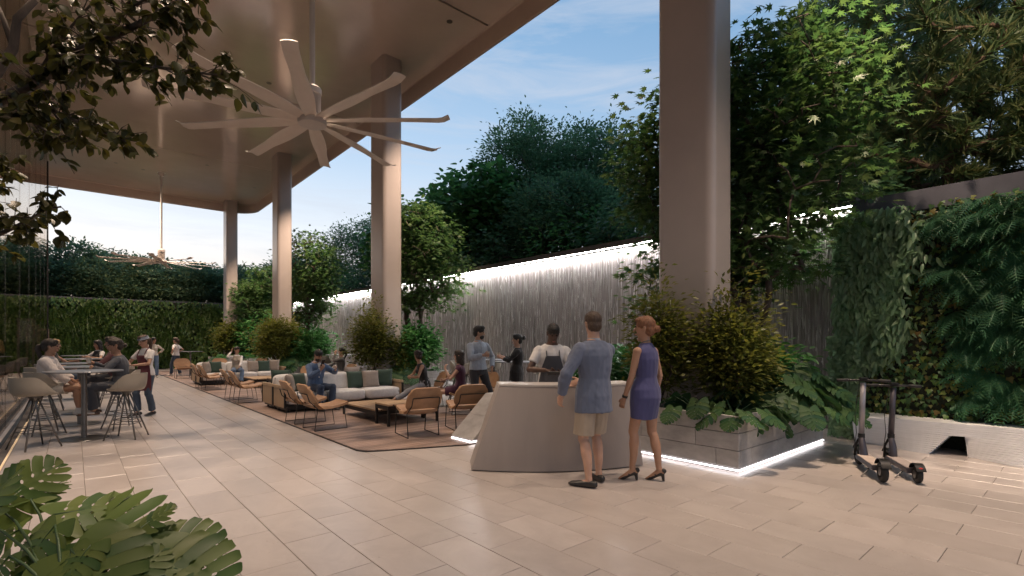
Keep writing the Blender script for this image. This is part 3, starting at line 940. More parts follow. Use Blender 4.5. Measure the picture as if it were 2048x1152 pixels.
# ---------------------------------------------------------------- hillside trees
def hz(x, y): return 3.3 + .10 * min(x - 10.3, 25)
def htree(label, x, y, lm, bark, name='hillside_tree', **kw):
    return tree(name, label, 'tree', (x, y, hz(x, y) - .2), lm, bark, 'trees on the bank above the water wall', **kw)
F1 = dict(leaf='round', size=.26, mode='spray', flat=.7, spread=.28, droop=.1, trunk_r=.10, stems=2)
htree('broad leaved tree with big round leaves directly above the left part of the water wall', 12.7, 16.2, LM['ficus'], M['bark'], seed=21, trunk_h=1.2, c=(0, 0, 2.9), rad=(2.9, 2.9, 2.3), ncl=420, per=22, **F1)
htree('round leaved tree on the bank left of the second maple', 12.4, 21.5, LM['ficus'], M['bark'], seed=22, trunk_h=1.2, c=(0, 0, 2.6), rad=(2.7, 2.7, 2.0), ncl=330, per=22, **F1)
F2 = dict(leaf='diamond', size=.15, mode='spray', flat=.75, spread=.26, droop=-.25, trunk_r=.09, stems=1)
htree('tallest feathery blue green tree in the middle of the bank', 14.3, 15.0, LM['blue'], M['bark'], seed=23, trunk_h=3.0, c=(0, 0, 4.6), rad=(2.3, 2.3, 2.6), ncl=360, per=85, **F2)
htree('feathery blue green tree just left of the nearest column', 14.6, 11.9, LM['blue'], M['bark'], seed=24, trunk_h=2.6, c=(0, 0, 3.6), rad=(2.1, 2.1, 2.4), ncl=330, per=85, **F2)
htree('smaller feathery tree low over the light line, left of the nearest column', 12.6, 11.6, LM['blue'], M['bark'], seed=25, trunk_h=1.0, c=(0, 0, 2.1), rad=(2.2, 2.4, 1.8), ncl=300, per=85, **F2)
htree('thin topped feathery tree showing beside the second column', 13.0, 28.5, LM['blue'], M['bark'], seed=26, trunk_h=2.5, c=(0, 0, 3.6), rad=(2.4, 2.4, 2.1), ncl=240, per=65, **F2)
htree('dark feathery tree behind the third maple', 12.2, 33.0, LM['blue'], M['bark'], seed=27, trunk_h=1.5, c=(0, 0, 2.5), rad=(2.6, 2.6, 1.8), ncl=230, per=65, **F2)
F3 = dict(leaf='needle', size=.30, mode='whorl', flat=.12, spread=.26, trunk_r=.13, stems=2, twig=.009, shell=.7)
htree('big narrow leaved tree with reddish limbs above the ivy wall', 12.3, 2.3, LM['pod'], M['bark_pale'], seed=31, trunk_h=1.3, c=(.3, -.2, 3.3), rad=(2.6, 3.0, 3.2), ncl=760, per=60, **F3)
htree('narrow leaved tree at the right edge above the ivy wall', 12.5, -1.2, LM['pod'], M['bark_pale'], seed=32, trunk_h=1.3, c=(0, 0, 3.4), rad=(2.4, 2.6, 3.0), ncl=520, per=52, **F3)
htree('dark narrow leaved tree behind the nearest maple', 13.4, 5.3, LM['pod'], M['bark_pale'], seed=33, trunk_h=1.3, c=(0, 0, 2.9), rad=(2.4, 2.6, 2.6), ncl=560, per=50, **F3)
htree('tall narrow leaved tree farthest back on the right bank', 17.0, 2.6, LM['pod'], M['bark_pale'], seed=34, trunk_h=2.5, c=(0, 0, 5.0), rad=(3.4, 3.6, 4.0), ncl=620, per=46, **F3)
# undergrowth along the top of the bank
und = [(11.6, y, s) for y, s in ((3.6, .9), (6.2, 1.0), (8.3, 1.1), (9.9, 1.0), (13.6, 1.1), (18.4, 1.2), (23.8, 1.2), (26.6, 1.2), (30.2, 1.3))]
ulab = ['behind the nearest maple', 'hidden mostly by the nearest column', 'right above the light line beside the nearest column', 'second left of the nearest column', 'below the feathery trees',
        'left of the big round leaved tree', 'behind the second maple', 'between second column and third maple', 'above the far end of the water wall']
for k, ((x, y, s), lb) in enumerate(zip(und, ulab)):
    tree('bush', 'dark dense bush on the bank, ' + lb, 'bush', (x, y, 3.3), LM['ficus'] if k % 2 else LM['blue'], M['bark'], 'bushes on the bank',
         seed=40 + k, trunk_h=.4, c=(0, 0, 1.0), rad=(1.3 * s, 1.5 * s, 1.0 * s), ncl=130, leaf='oval', per=16, size=.17, spread=.25, flat=.8, trunk_r=.05, stems=3)

# ---------------------------------------------------------------- pines beyond the far wall
pl_ = [(-6.5, 38.5, 5.2), (-3.0, 39.5, 5.0), (.3, 38.3, 5.3), (3.6, 39.2, 5.1), (6.4, 38.2, 4.7), (9.4, 39.0, 4.9), (1.9, 44.0, 6.2), (12.6, 40, 6.4)]
plab = ['behind the glass at far left', 'left of the glass end post', 'right of the glass end post', 'under the distant fan', 'left of the farthest column', 'right of the farthest column', 'tallest, standing behind the others', 'behind the farthest maple']
for k, ((x, y, h), lb) in enumerate(zip(pl_, plab)):
    tree('pine_tree', 'cloud shaped dark pine beyond the far ivy wall, ' + lb, 'tree', (x, y, 2.2), LM['pine'], M['bark'], 'pines beyond the far wall',
         seed=60 + k, trunk_h=h * .45, c=(0, 0, h * .55), rad=(2.3, 2.0, h * .40), ncl=230, leaf='diamond', per=75, size=.24, spread=.34, flat=.45, mode='spray', trunk_r=.12, stems=1, droop=-.3)

# ---------------------------------------------------------------- shrubs in the planters
SB = dict(sprigs=True, leaf='diamond', size=.085, mode='spray', flat=.8, trunk_r=.02, stems=5, droop=.1, twig=.003)
def shrub(label, x, y, h, r, lm='shrub', n=150, per=34, seed=1, z=.58, spread=.13, name='shrub', **kw):
    a = dict(SB); a.update(kw)
    return tree(name, label, 'shrub', (x, y, z), LM[lm], M['bark'], 'shrubs in the planters', seed=seed, trunk_h=h * .35, c=(0, 0, h * .52), rad=(r, r, h * .48), ncl=n, per=per, spread=spread, shell=.3, **a)
shrub('tall yellow green shrub climbing the foot of the nearest column, beside the woman in blue', 6.40, 3.10, 1.45, .46, seed=71, n=200, per=34)
shrub('ragged shrub rising right of the woman in blue, left of the nearest column', 6.05, 3.9, 1.75, .40, seed=72, n=130, per=34)
shrub('yellow green shrub in front of the right edge of the nearest column', 6.85, 3.12, 1.20, .40, seed=73, n=150, per=32)
shrub('deep green shrub right of the nearest column under the maple', 7.6, 3.2, .95, .5, 'lush', seed=74, n=110, per=30, size=.12, leaf='oval')
shrub('dark bushy shrub at the left foot of the second column', 6.2, 13.0, 1.75, .62, seed=75, n=180, per=46, size=.10)
shrub('small dark shrub at the right foot of the second column', 6.85, 12.95, 1.15, .5, seed=76, n=120, per=40, size=.10)
shrub('lush green rounded bush under the second maple', 7.5, 13.0, 1.35, .8, 'lush', seed=77, n=220, per=30, size=.14, leaf='oval', spread=.18)
shrub('dark bushy shrub at the foot of the third column, behind the seated man', 6.3, 21.9, 2.0, .85, seed=78, n=190, per=46, size=.13, spread=.2)
shrub('green bush under the third maple', 7.5, 21.9, 1.5, .95, 'lush', seed=79, n=190, per=30, size=.16, leaf='oval', spread=.2)
shrub('dark shrub at the foot of the farthest column', 6.5, 31.2, 2.1, .8, seed=80, n=150, per=40, size=.15, spread=.2)
shrub('green bush filling the gap under the farthest maple', 7.9, 30.3, 2.3, 1.3, 'lush', seed=81, n=200, per=30, size=.2, leaf='oval', spread=.25)
shrub('low dark hedge plant seen over the desk counter', 8.2, 5.9, .75, .55, 'lush', seed=82, n=110, per=26, size=.12, leaf='oval')
shrub('low leafy plant between desk and water wall', 7.2, 5.8, .6, .5, 'lush', seed=83, n=100, per=26, size=.12, leaf='oval')

# ---------------------------------------------------------------- ferns
def frond(L_, n=13, w=.32, curl=.55, rise=.0):
    V = []; F = []
    xs = np.linspace(.06, 1, n)
    for i, x in enumerate(xs):
        z = rise * x - curl * x * x; z2 = z
        l_ = w * (math.sin(math.pi * min(1, x * .92 + .08)) ** .7) * .5 + .012
        for s in (1, -1):
            b = len(V); dxp = .03 + .4 * l_
            V += [(x - .022, 0, z), (x + .022, 0, z), (x + dxp * .6 + .022, s * l_ * .55, z2 - .01), (x + dxp, s * l_, z2 - .05)]
            F += [(b, b + 1, b + 2), (b, b + 2, b + 3)] if s == 1 else [(b, b + 2, b + 1), (b, b + 3, b + 2)]
    b = len(V)
    for x in np.linspace(0, 1, 6):
        z = rise * x - curl * x * x
        V += [(x, .008, z + .004), (x, -.008, z + .004)]
    F += [(b + 2 * i, b + 2 * i + 1, b + 2 * i + 3) for i in range(5)] + [(b + 2 * i, b + 2 * i + 3, b + 2 * i + 2) for i in range(5)]
    return np.array(V) * L_, np.array(F)
def fern_mesh(name, seed, nf, L_, up, m, curl=.55, arc=math.pi * 2, w=.32):
    r = np.random.default_rng(seed); lb = LB()
    for k in range(nf):
        V, F = frond(L_ * r.uniform(.7, 1.15), curl=curl * r.uniform(.7, 1.3), rise=up * r.uniform(.6, 1.3), w=w)
        a = arc * (k + r.uniform(-.3, .3)) / nf - arc / 2
        ca, sa = math.cos(a), math.sin(a)
        lb.add(np.stack([V[:, 0] * ca - V[:, 1] * sa, V[:, 0] * sa + V[:, 1] * ca, V[:, 2]], 1), F)
    return lb.mesh(name, m)
FM = [fern_mesh('wall_fern', 90 + k, 8, .46, .35, LM['fern'], curl=.75, arc=2.2, w=.52) for k in range(4)]      # grows out along +x, droops
GF = [fern_mesh('ground_fern', 95 + k, 11, .75, .75, LM['lush'], curl=.95, w=.36) for k in range(2)]
# right ivy wall: outward is -x
def wall_fern(parent, x, y, z, s, rz):
    o = link('fern', random.choice(FM), parent=parent); o.location = (x, y, z); o.rotation_euler = (random.uniform(-.3, .3), random.uniform(.45, 1.05), rz + random.uniform(-.5, .5)); o.scale = (s, s, s)
for k in range(270):
    y = random.uniform(-.6, 1.75) if k < 225 else random.uniform(-4, -.6)
    z = random.uniform(.75, 3.4)
    if y > 1.05 + .55 * (z - .5) / 3.3: continue
    wall_fern(gwr, -.06, y, z, random.uniform(.5, 1.0), math.pi)
for k in range(8):
    wall_fern(gwr, .0, random.uniform(-.5, 2.2), random.uniform(3.38, 3.46), random.uniform(.5, .8), math.pi)
def wall_leaves(parent, name, n, yfn, tpl, size, lm, out=.14, down=1.0, seed=1, axis='x'):
    r = np.random.default_rng(seed)
    y, z = yfn(r, n)
    n = len(y)
    dep = -r.random(n) ** .7 * out
    pos = np.stack([dep, y, z], 1) if axis == 'x' else np.stack([y, dep, z], 1)
    rand = r.normal(size=(n, 3)) * .38
    o_ = np.array([-1, 0, 0]) if axis == 'x' else np.array([0, -1, 0])
    d = np.array([0, 0, -down]) + o_ * .45 + rand
    nr = o_ + np.array([0, 0, .5]) + r.normal(size=(n, 3)) * .35
    V, F = leaves(pos, d, nr, size * r.uniform(.6, 1.2, n), tpl)
    return tag(link(name, np_mesh(name, V, F), lm, parent), kind='stuff')
def reg(y0, y1, z0, z1, test=None):
    def f(r, n):
        y = r.uniform(y0, y1, n); z = r.uniform(z0, z1, n)
        if test is not None:
            m = test(y + .12 * np.sin(z * 5), z + .15 * np.sin(y * 7)); return y[m], z[m]
        return y, z
    return f
lsplit = lambda y, z: y + np.random.default_rng(8).normal(0, .10, len(y)) > 2.40 - .62 * np.clip((z - .7) / 1.1, 0, 1) - .08 * np.clip(z - 2.2, 0, 1)
wall_leaves(gwr, 'lance_foliage', 6000, reg(1.4, 2.66, .8, 3.50, lsplit), 'wlance', .16, LM['lance'], out=.26, seed=3)
wall_leaves(gwr, 'ivy_foliage', 9000, reg(-4, 2.55, .35, 3.48, lambda y, z: ~lsplit(y, z)), 'ivy', .075, LM['ivy'], out=.12, seed=4)
wall_leaves(gwr, 'trailing_foliage', 1500, reg(2.3, 2.72, .05, 1.6), 'ivy', .08, LM['lance'], out=.36, seed=5)
# far wall
wall_leaves(gwb, 'wall_foliage', 12000, reg(-9, 9.3, .1, 3.75), 'oval', .22, LM['wall'], out=.3, seed=6, axis='y')
FM2 = [fern_mesh('wall_fern', 190 + k, 7, .8, .2, LM['wall'], curl=1.2, arc=2.6, w=.45) for k in range(3)]
for k in range(110):
    o = link('fern', random.choice(FM2), parent=gwb)
    o.location = (random.uniform(-5, 6.8), -.05, random.uniform(.8, 3.6)); o.rotation_euler = (random.uniform(-.2, .2), random.uniform(-.1, .3), -math.pi / 2 + random.uniform(-.4, .4))
# ferns at the planters
for k, (x, y, s, lb) in enumerate([(6.0, 29.2, 1.5, 'broad fern spilling over the far planter, behind the woman on the phone'), (6.3, 30.1, 1.6, 'fern in the far planter beside the farthest column'),
                                   (6.0, 12.9, .8, 'small fern at the corner of the planter behind the grey sofa'), (7.2, 28.9, 1.5, 'fern in the far planter under the farthest maple'), (8.1, 12.95, .9, 'fern under the second maple, right of the rounded bush')]):
    o = tag(link('fern', GF[k % 2]), lb, 'fern', 'ferns in the planters'); o.location = (x, y, .6); o.scale = (s, s, s); o.rotation_euler = (0, 0, k * 1.3)

# ---------------------------------------------------------------- monstera
def monstera_leaf(name, seed, lm):
    r = np.random.default_rng(seed); V = []; F = []
    nl = 7
    def width(u):
        return .60 * (max(0.0, math.sin(math.pi * min(1, .10 + u * .90) ** .72)) ** .75)
    curl = r.uniform(.10, .30)
    def P(u, v, s):
        ang = R(100 - 62 * u)
        w = width(u) * v
        x = u + math.cos(ang) * w * .95 + .10 * v ** 3 * (1 - u) - .02 * (v > 0)
        y = s * math.sin(ang) * w
        if u < .12: x -= (0.12 - u) * 1.9 * v
        z = -curl * (u - .25) ** 2 * 1.5 - .34 * y * y + .05 * abs(y) + .025 * math.sin(u * nl * 2 * math.pi) * v
        return (x, y, z)
    def gap(v, big):
        if v < .13: return 0
        if v < .30: return .30 * math.sin(math.pi * (v - .13) / .17) * (1 if big else .6)
        if v < .44: return 0
        return (.05 + .17 * ((v - .44) / .56) ** 1.5) if big else .02
    vs = [0, .07, .13, .18, .22, .26, .30, .37, .44, .5, .6, .72, .84, .94, 1.0]
    for s in (1, -1):
        for k in range(nl):
            bigA = r.random() > .12; bigB = bigA
            b = len(V); u0, u1 = k / nl, (k + 1) / nl
            for v in vs:
                g0 = gap(v, bigA and k > 0) if k > 0 else 0
                g1 = gap(v, bigB and k < nl - 1) if k < nl - 1 else 0
                ua = u0 + (u1 - u0) * g0 * .5; ub = u1 - (u1 - u0) * g1 * .5
                rd = math.sqrt(max(.0, 1 - (max(0, v - .84) / .19) ** 2)); um = (ua + ub) / 2; ua = um + (ua - um) * rd; ub = um + (ub - um) * rd; tip = 1
                for q in (0, .5, 1):
                    x, y, z = P(ua + (ub - ua) * q, v * (1.0 if q == .5 else tip), s)
                    V.append((x, y, z - (.012 if q == .5 and v > .1 else 0)))
            for i in range(len(vs) - 1):
                for q in (0, 1):
                    a = b + i * 3 + q
                    f = (a, a + 3, a + 4, a + 1)
                    F.append(f if s == -1 else f[::-1])
    me = bpy.data.meshes.new(name)
    # midrib and stalk
    mb = MB(); mb.add(V, F)
    me = mb.mesh(name, smooth=True); me.materials.append(lm)
    return me
MON = [monstera_leaf('monstera_leaf', s, LM['mon']) for s in (1, 2, 3, 4)]
LM['mon_lit'] = leafmat('monstera_leaf_lit', [(.045, .095, .026), (.08, .13, .032), (.12, .155, .036)], trans=.25, rough=.5, spec=.35)  # lighter, yellower copy of the leaf colour: warm light put into the colour
MON_LIT = [monstera_leaf('monstera_leaf', s, LM['mon_lit']) for s in (1, 2, 3, 4)]
M['stalk'] = mat('monstera_stalk', (.035, .075, .025), .5)
def stalk_mesh(pts, r0, r1):
    return MB().tube(pts, [r0 + (r1 - r0) * i / (len(pts) - 1) for i in range(len(pts))], 5)
def place_leaf(parent, root, base, tip_dir, nrm, size, var, lib=MON):
    """leaf part with its stalk from the plant's root to the blade's base"""
    d = Vector(tip_dir).normalized(); n = Vector(nrm); s = n.cross(d).normalized(); n = d.cross(s)
    o = link('leaf', lib[var % 4], parent=parent)
    Mx = Matrix(((d.x, s.x, n.x, base[0]), (d.y, s.y, n.y, base[1]), (d.z, s.z, n.z, base[2]), (0, 0, 0, 1)))
    o.matrix_local = Mx @ Matrix.Scale(size, 4)
    a, b = Vector(root), Vector(base)
    mid = (a + b) / 2 + Vector((0, 0, .12 * (b - a).length)) + (b - a).cross(Vector((0, 0, 1))) * .05
    pts = [a * (1 - t) ** 2 + mid * 2 * t * (1 - t) + b * t * t for t in (0, .25, .5, .75, 1)]
    pts.append(b + d * size * .35 - n * .004)
    mb = stalk_mesh(pts, .009, .005)
    mb.build('stalk', M['stalk'], parent, smooth=True)
def monstera(label, loc, spec, group):
    o = thing('monstera', label, 'plant', loc, 0, group)
    for i, (root, b, d, n, s) in enumerate(spec):
        place_leaf(o, root, b, d, n, s, i)
    return o
rm = random.Random(5)
def mon_spec(nl, R0, h0, h1, s0, s1, bias=(0, 0), spread=math.pi * 2, a0=0):
    sp = []
    for i in range(nl):
        a = a0 + spread * ((i * .618) % 1) + rm.uniform(-.2, .2)
        t = i / nl
        rr = R0 * (.35 + .65 * rm.random() ** .6); h = h0 + (h1 - h0) * (1 - (rr / R0)) * rm.uniform(.7, 1.1) + rm.uniform(-.03, .06)
        b = (rr * math.cos(a) + bias[0], rr * math.sin(a) + bias[1], h)
        a2 = a + rm.uniform(-.5, .5)
        d = (math.cos(a2) * .7, math.sin(a2) * .7, rm.uniform(-1.1, -.25))
        n = (math.cos(a2) * .95 + rm.uniform(-.25, .25), math.sin(a2) * .95 + rm.uniform(-.25, .25), rm.uniform(.35, .9))
        sp.append(((rm.uniform(-.05, .05), rm.uniform(-.05, .05), 0), b, d, n, rm.uniform(s0, s1)))
    return sp
monstera('small monstera over the left face of the lit planter, right of the woman', (5.98, 3.3, .58), mon_spec(9, .36, .06, .42, .24, .34, bias=(-.06, 0)), 'monsteras in the planters')
monstera('dark monstera at the near corner of the lit planter', (6.15, 2.88, .58), mon_spec(14, .42, .08, .50, .24, .34, bias=(-.02, -.06)), 'monsteras in the planters')
monstera('large monstera spilling over the right face of the lit planter', (6.95, 2.86, .58), mon_spec(38, .62, .08, .66, .26, .38, bias=(.05, -.16)), 'monsteras in the planters')
monstera('large monstera at the right end of the lit planter, near the scooters', (7.8, 2.95, .58), mon_spec(44, .74, .08, .88, .26, .40, bias=(.0, -.10)), 'monsteras in the planters')
monstera('monstera right of the second column, behind the woman in the black top', (7.0, 12.85, .58), mon_spec(12, .5, .06, .5, .4, .55), 'monsteras in the planters')
monstera('monstera beside the third column behind the seated man', (6.9, 21.85, .58), mon_spec(10, .6, .1, .6, .5, .65), 'monsteras in the planters')

# the pot of monstera in the near left corner
pot = thing('plant_pot', 'dark round plant pot under the big leaves in the near left corner', 'pot', (-.02, 2.95, 0))
M['pot'] = mat('pot_clay', (.10, .07, .055), .6, var=.2)
MB().lathe([(.20, 0), (.26, .02), (.31, .25), (.33, .33), (.31, .335), (.295, .30)], n=32).build('shell', M['pot'], pot, smooth=R(40))
MB().lathe([(.0, .29), (.30, .295), (.30, .30), (.0, .305)], n=24).build('soil', M['soil'], pot)
fm_ = thing('monstera', 'big foreground monstera with split leaves in the near left corner', 'plant', (-.02, 2.95, .3))
def fl_(i, b, d, n, s):
    place_leaf(fm_, (rm.uniform(-.06, .06), rm.uniform(-.06, .06), 0), tuple(Vector(b) - Vector((-.02, 2.95, .3))), d, n, s, i, MON_LIT)
RT = Vector((.755, -.656, 0)); AW = Vector((.656, .755, 0)); UP = Vector((0, 0, 1))
def dv(r, a, u): return RT * r + AW * a + UP * u
for i, (b, t, n) in enumerate([
    ((-0.31, 3.92, 0.59), (-0.07, 3.97, 0.81), dv(0.25, -0.62, 0.75)),
    ((-0.37, 3.76, 0.58), (-0.24, 3.78, 0.84), dv(-0.3, -0.6, 0.7)),
    ((-0.08, 3.58, 0.59), (0.27, 3.54, 0.6), dv(-0.05, -0.35, 0.95)),
    ((0.14, 3.12, 0.44), (0.0, 3.64, 0.64), dv(0, -0.5, 0.9)),
    ((0.24, 3.17, 0.54), (0.39, 3.17, 0.65), dv(-0.45, -0.6, 0.7)),
    ((-0.07, 3.37, 0.59), (-0.21, 3.29, 0.41), dv(-0.2, -0.55, 0.85)),
    ((-0.21, 3.63, 0.53), (-0.39, 3.65, 0.42), dv(-0.2, -0.5, 0.85)),
    ((0.29, 3.06, 0.47), (0.58, 2.94, 0.48), dv(0.1, -0.55, 0.85)),
    ((0.27, 2.94, 0.45), (0.56, 2.69, 0.36), dv(0.25, -0.55, 0.8)),
    ((0.18, 2.89, 0.4), (0.33, 2.96, 0.51), dv(0.1, -0.75, 0.65)),
    ((0.06, 3.13, 0.53), (-0.05, 3.02, 0.41), dv(-0.1, -0.6, 0.8)),
    ((0.12, 3.34, 0.53), (0.29, 3.46, 0.51), dv(0.2, -0.3, 0.9)),
    ((-0.01, 3.19, 0.51), (0.12, 2.81, 0.39), dv(0.1, -0.6, 0.75)),
    ((-0.18, 3.87, 0.62), (-0.08, 4.05, 0.68), dv(0, -0.4, 0.9)),
    ((-0.23, 3.38, 0.48), (-0.32, 3.33, 0.37), dv(-0.2, -0.5, 0.8)),
    ((0.32, 2.84, 0.41), (0.43, 2.67, 0.3), dv(0.3, -0.5, 0.8))]):
    v = Vector(t) - Vector(b)
    fl_(i, b, tuple(v), n, v.length * 1.02)

# ---------------------------------------------------------------- overhanging tree at the top left
ot = thing('overhanging_tree', 'near tree reaching leafy dark branches into the top left corner', 'tree', (-.60, 4.92, 0))
brs = [[(-.60, 4.92, 0), (-.58, 4.9, 1.2), (-.56, 4.86, 2.2), (-.5, 4.67, 2.94)],
       [(-.5, 4.67, 2.94), (-.35, 4.55, 3.03), (-.18, 4.26, 3.09), (-.02, 3.99, 3.2), (.14, 3.73, 3.24), (.28, 3.47, 3.27), (.43, 3.2, 3.32)],
       [(.01, 3.97, 3.2), (.16, 3.71, 3.12), (.32, 3.43, 3.03), (.45, 3.19, 2.95), (.60, 3.00, 2.90)],
       [(-.32, 4.52, 3.03), (-.16, 4.24, 2.95), (-.02, 3.99, 2.83), (.11, 3.74, 2.71), (.22, 3.58, 2.63)], [(-.24, 4.38, 2.98), (-.22, 4.3, 2.88), (-.12, 4.12, 2.76), (-.03, 4.0, 2.68)],
       [(-.5, 4.67, 2.94), (-.37, 4.69, 3.28), (-.3, 4.64, 3.42), (-.28, 4.61, 3.61), (-.19, 4.54, 3.74)], [(-.3, 4.64, 3.42), (-.35, 4.68, 3.61), (-.39, 4.71, 3.74)],
       [(-.18, 4.26, 3.09), (-.10, 4.1, 3.25), (.02, 3.95, 3.42), (.1, 3.8, 3.5)],
       [(.14, 3.73, 3.24), (.22, 3.62, 3.38), (.36, 3.38, 3.44), (.5, 3.2, 3.46)],
       [(-.57, 4.88, 1.9), (-.51, 4.82, 2.18), (-.37, 4.69, 2.2), (-.23, 4.44, 2.26), (-.13, 4.22, 2.31), (-.06, 4.16, 2.33)],
       [(-.56, 4.86, 2.3), (-.46, 4.86, 2.62), (-.39, 4.80, 2.68), (-.33, 4.75, 2.66)]]
brr = [(.06, .05), (.045, .010), (.016, .005), (.016, .005), (.012, .004), (.035, .02), (.02, .012), (.012, .005), (.012, .005), (.022, .005), (.02, .006)]
tm_ = MB(); og = Vector((-.60, 4.92, 0)); lpos = []; ldir = []; lnor = []
rt = random.Random(17)
for bi, (b, (r0, r1)) in enumerate(zip(brs, brr)):
    pts = [Vector(p) - og for p in b]
    tm_.tube(pts, [r0 + (r1 - r0) * (i / (len(pts) - 1)) for i in range(len(pts))], 8 if r0 > .02 else 5)
    if bi in (0, 5, 6): continue
    segs = list(zip(pts[:-1], pts[1:]))
    if bi == 1: segs = segs[2:]
    for a, c in segs:
        n = int((c - a).length / .020)
        for k in range(n):
            t = k / max(1, n); p = a.lerp(c, t)
            dr = (c - a).normalized()
            ddir = (dr * .5 + Vector((rt.gauss(0, .6), rt.gauss(0, .6), rt.gauss(-.12, .45)))).normalized()
            ln_ = rt.uniform(.08, .30) * (1.0 if bi < 9 else .75)
            q = p + ddir * ln_
            tm_.tube([p, p.lerp(q, .5) + Vector((0, 0, .015)), q], [.0035, .0025, .0015], 4)
            for j in range(rt.randint(4, 6)):
                w = p.lerp(q, rt.uniform(.35, 1.0))
                lpos.append(tuple(w)); ldir.append((ddir.x * .8 + rt.gauss(0, .55), ddir.y * .8 + rt.gauss(0, .55), -.65 + rt.gauss(0, .35))); lnor.append((rt.gauss(0, .5), rt.gauss(0, .5), 1))
tm_.build('trunk', M['bark'], ot, smooth=True)
V, F = leaves(np.array(lpos), np.array(ldir), np.array(lnor), np.array([rt.uniform(.05, .085) for _ in lpos]), 'ovalw')
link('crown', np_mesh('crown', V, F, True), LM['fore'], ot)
# ================================================================== furniture
M['leather'] = mat('tan_leather', (.36, .21, .115), .5, var=.14, scale=7, bump=.12, bscale=90, objvar=.06)
M['shell'] = mat('stool_shell', (.34, .30, .245), .5, var=.04)
M['cushion_dark'] = mat('seat_pad', (.045, .043, .042), .8)
M['fabric'] = mat('sofa_fabric', (.62, .60, .59), .9, var=.07, scale=20, bump=.3, bscale=260, sheen=.2)
M['green'] = mat('green_cushion', (.022, .05, .036), .85, var=.15, scale=12, bump=.25, bscale=160, sheen=.3)
M['taupe'] = mat('taupe_cushion', (.27, .225, .195), .9, var=.1, scale=12, bump=.3, bscale=160, sheen=.2)
M['slat'] = mat('oak_slat', (.42, .30, .19), .55, var=.15, scale=8, stretch=(6, 6, .6), objvar=.06)
M['oak'] = mat('oak_top', (.40, .27, .16), .45, var=.2, scale=5, stretch=(1, 9, 1), objvar=.1)
M['table_top'] = mat('table_laminate', (.16, .17, .19), .3, var=.05)
M['steel'] = mat('steel', (.16, .155, .15), .35, metal=.85)
M['cup'] = mat('paper_cup', (.75, .68, .6), .6)

def lounge_chair():
    o = thing('lounge_chair', None, 'chair')
    hw = .285
    for s in (-1, 1):
        x = s * (hw - .03)
        MB().tube([(x, .23, .385), (x, .285, .012), (x, -.27, .012), (x * 1.0, -.22, .37), (x * .88, -.345, .50), (x * .85, -.382, .62)], .0085, 6).build('side_frame', M['black_metal'], o, smooth=True)
    MB().tube([(-.217, -.382, .62), (.217, -.382, .62)], .0085, 6).build('back_bar', M['black_metal'], o, smooth=True)
    MB().tube([(-.255, .20, .37), (.255, .20, .37)], .0085, 6).build('seat_bar', M['black_metal'], o, smooth=True)
    def seat(u, v):
        x = (u - .5) * 2; y = -.27 + .58 * v
        ed = 1 - .18 * abs(x) ** 6 * (v > .5) - .25 * abs(x) ** 6 * (v < .2)
        return (x * hw * ed, y, .40 + .055 * (v - .45) ** 2 * 3 - .035 * math.exp(-((v - .35) / .3) ** 2) * (1 - x * x) + .012 * (v > .95))
    q = MB(); q.grid(seat, 12, 12, .038)
    q.build('seat', M['leather'], o, smooth=R(50))
    def back(u, v):
        x = (u - .5) * 2
        k = 1 - .20 * max(0, (v - .55) / .45) ** 3 * abs(x) ** 3 - .16 * max(0, (.25 - v) / .25) ** 2
        y = -.245 - .16 * v + .05 * abs(x) ** 2.2
        return (x * hw * k, y, .455 + .33 * v - .05 * abs(x) ** 5 * v)
    q = MB(); q.grid(back, 12, 10, -.03)
    q.build('backrest', M['leather'], o, smooth=R(50))
    return o
lc = lounge_chair()
LCH = [(3.23, 9.55, -90, 'tan leather lounge chair behind the nearer one at the left of the coffee table'),
       (3.24, 8.62, -88, 'nearest tan leather lounge chair on the left, showing its seat, facing the coffee table'),
       (4.13, 7.06, -8, 'tan leather lounge chair with its back to the camera, nearest the low table'),
       (5.06, 7.05, -15, 'tan leather lounge chair with its back to the camera, closest to the desk'),
       (6.08, 8.5, 62, 'tan leather lounge chair under the woman in the purple dress'),
       (6.12, 9.95, 75, 'tan leather lounge chair under the woman in the black sleeveless top'),
       (6.9, 9.0, 110, 'tan leather lounge chair behind the purple dress, beside the man with the cup'),
       (3.22, 14.5, -90, 'tan leather lounge chair of the middle group, left of its pair'),
       (3.22, 13.6, -90, 'tan leather lounge chair of the middle group, right of its pair'),
       (3.22, 18.7, -90, 'tan leather lounge chair at the far sofa, left of its pair'),
       (3.24, 17.8, -88, 'tan leather lounge chair at the far sofa, right of its pair'),
       (3.35, 24.2, 180, 'tan leather lounge chair farthest left, beside the women standing'),
       (5.2, 14.6, 180, 'tan leather lounge chair turned towards the back of the nearest sofas'),
       (5.9, 22.9, 150, 'tan leather lounge chair far behind the far sofa'),
       (6.2, 15.1, 100, 'tan leather lounge chair under the woman in the grey jacket'),
       (4.6, 23.6, 180, 'tan leather lounge chair behind the woman on the phone')]
for i, (x, y, a, lb) in enumerate(LCH):
    a = R(a)
    if i == 0:
        lc.location = (x, y, .016); lc.rotation_euler = (0, 0, a); lc['label'] = lb; lc['group'] = 'tan lounge chairs'
    else:
        dup(lc, (x, y, .016), a, lb, 'tan lounge chairs')

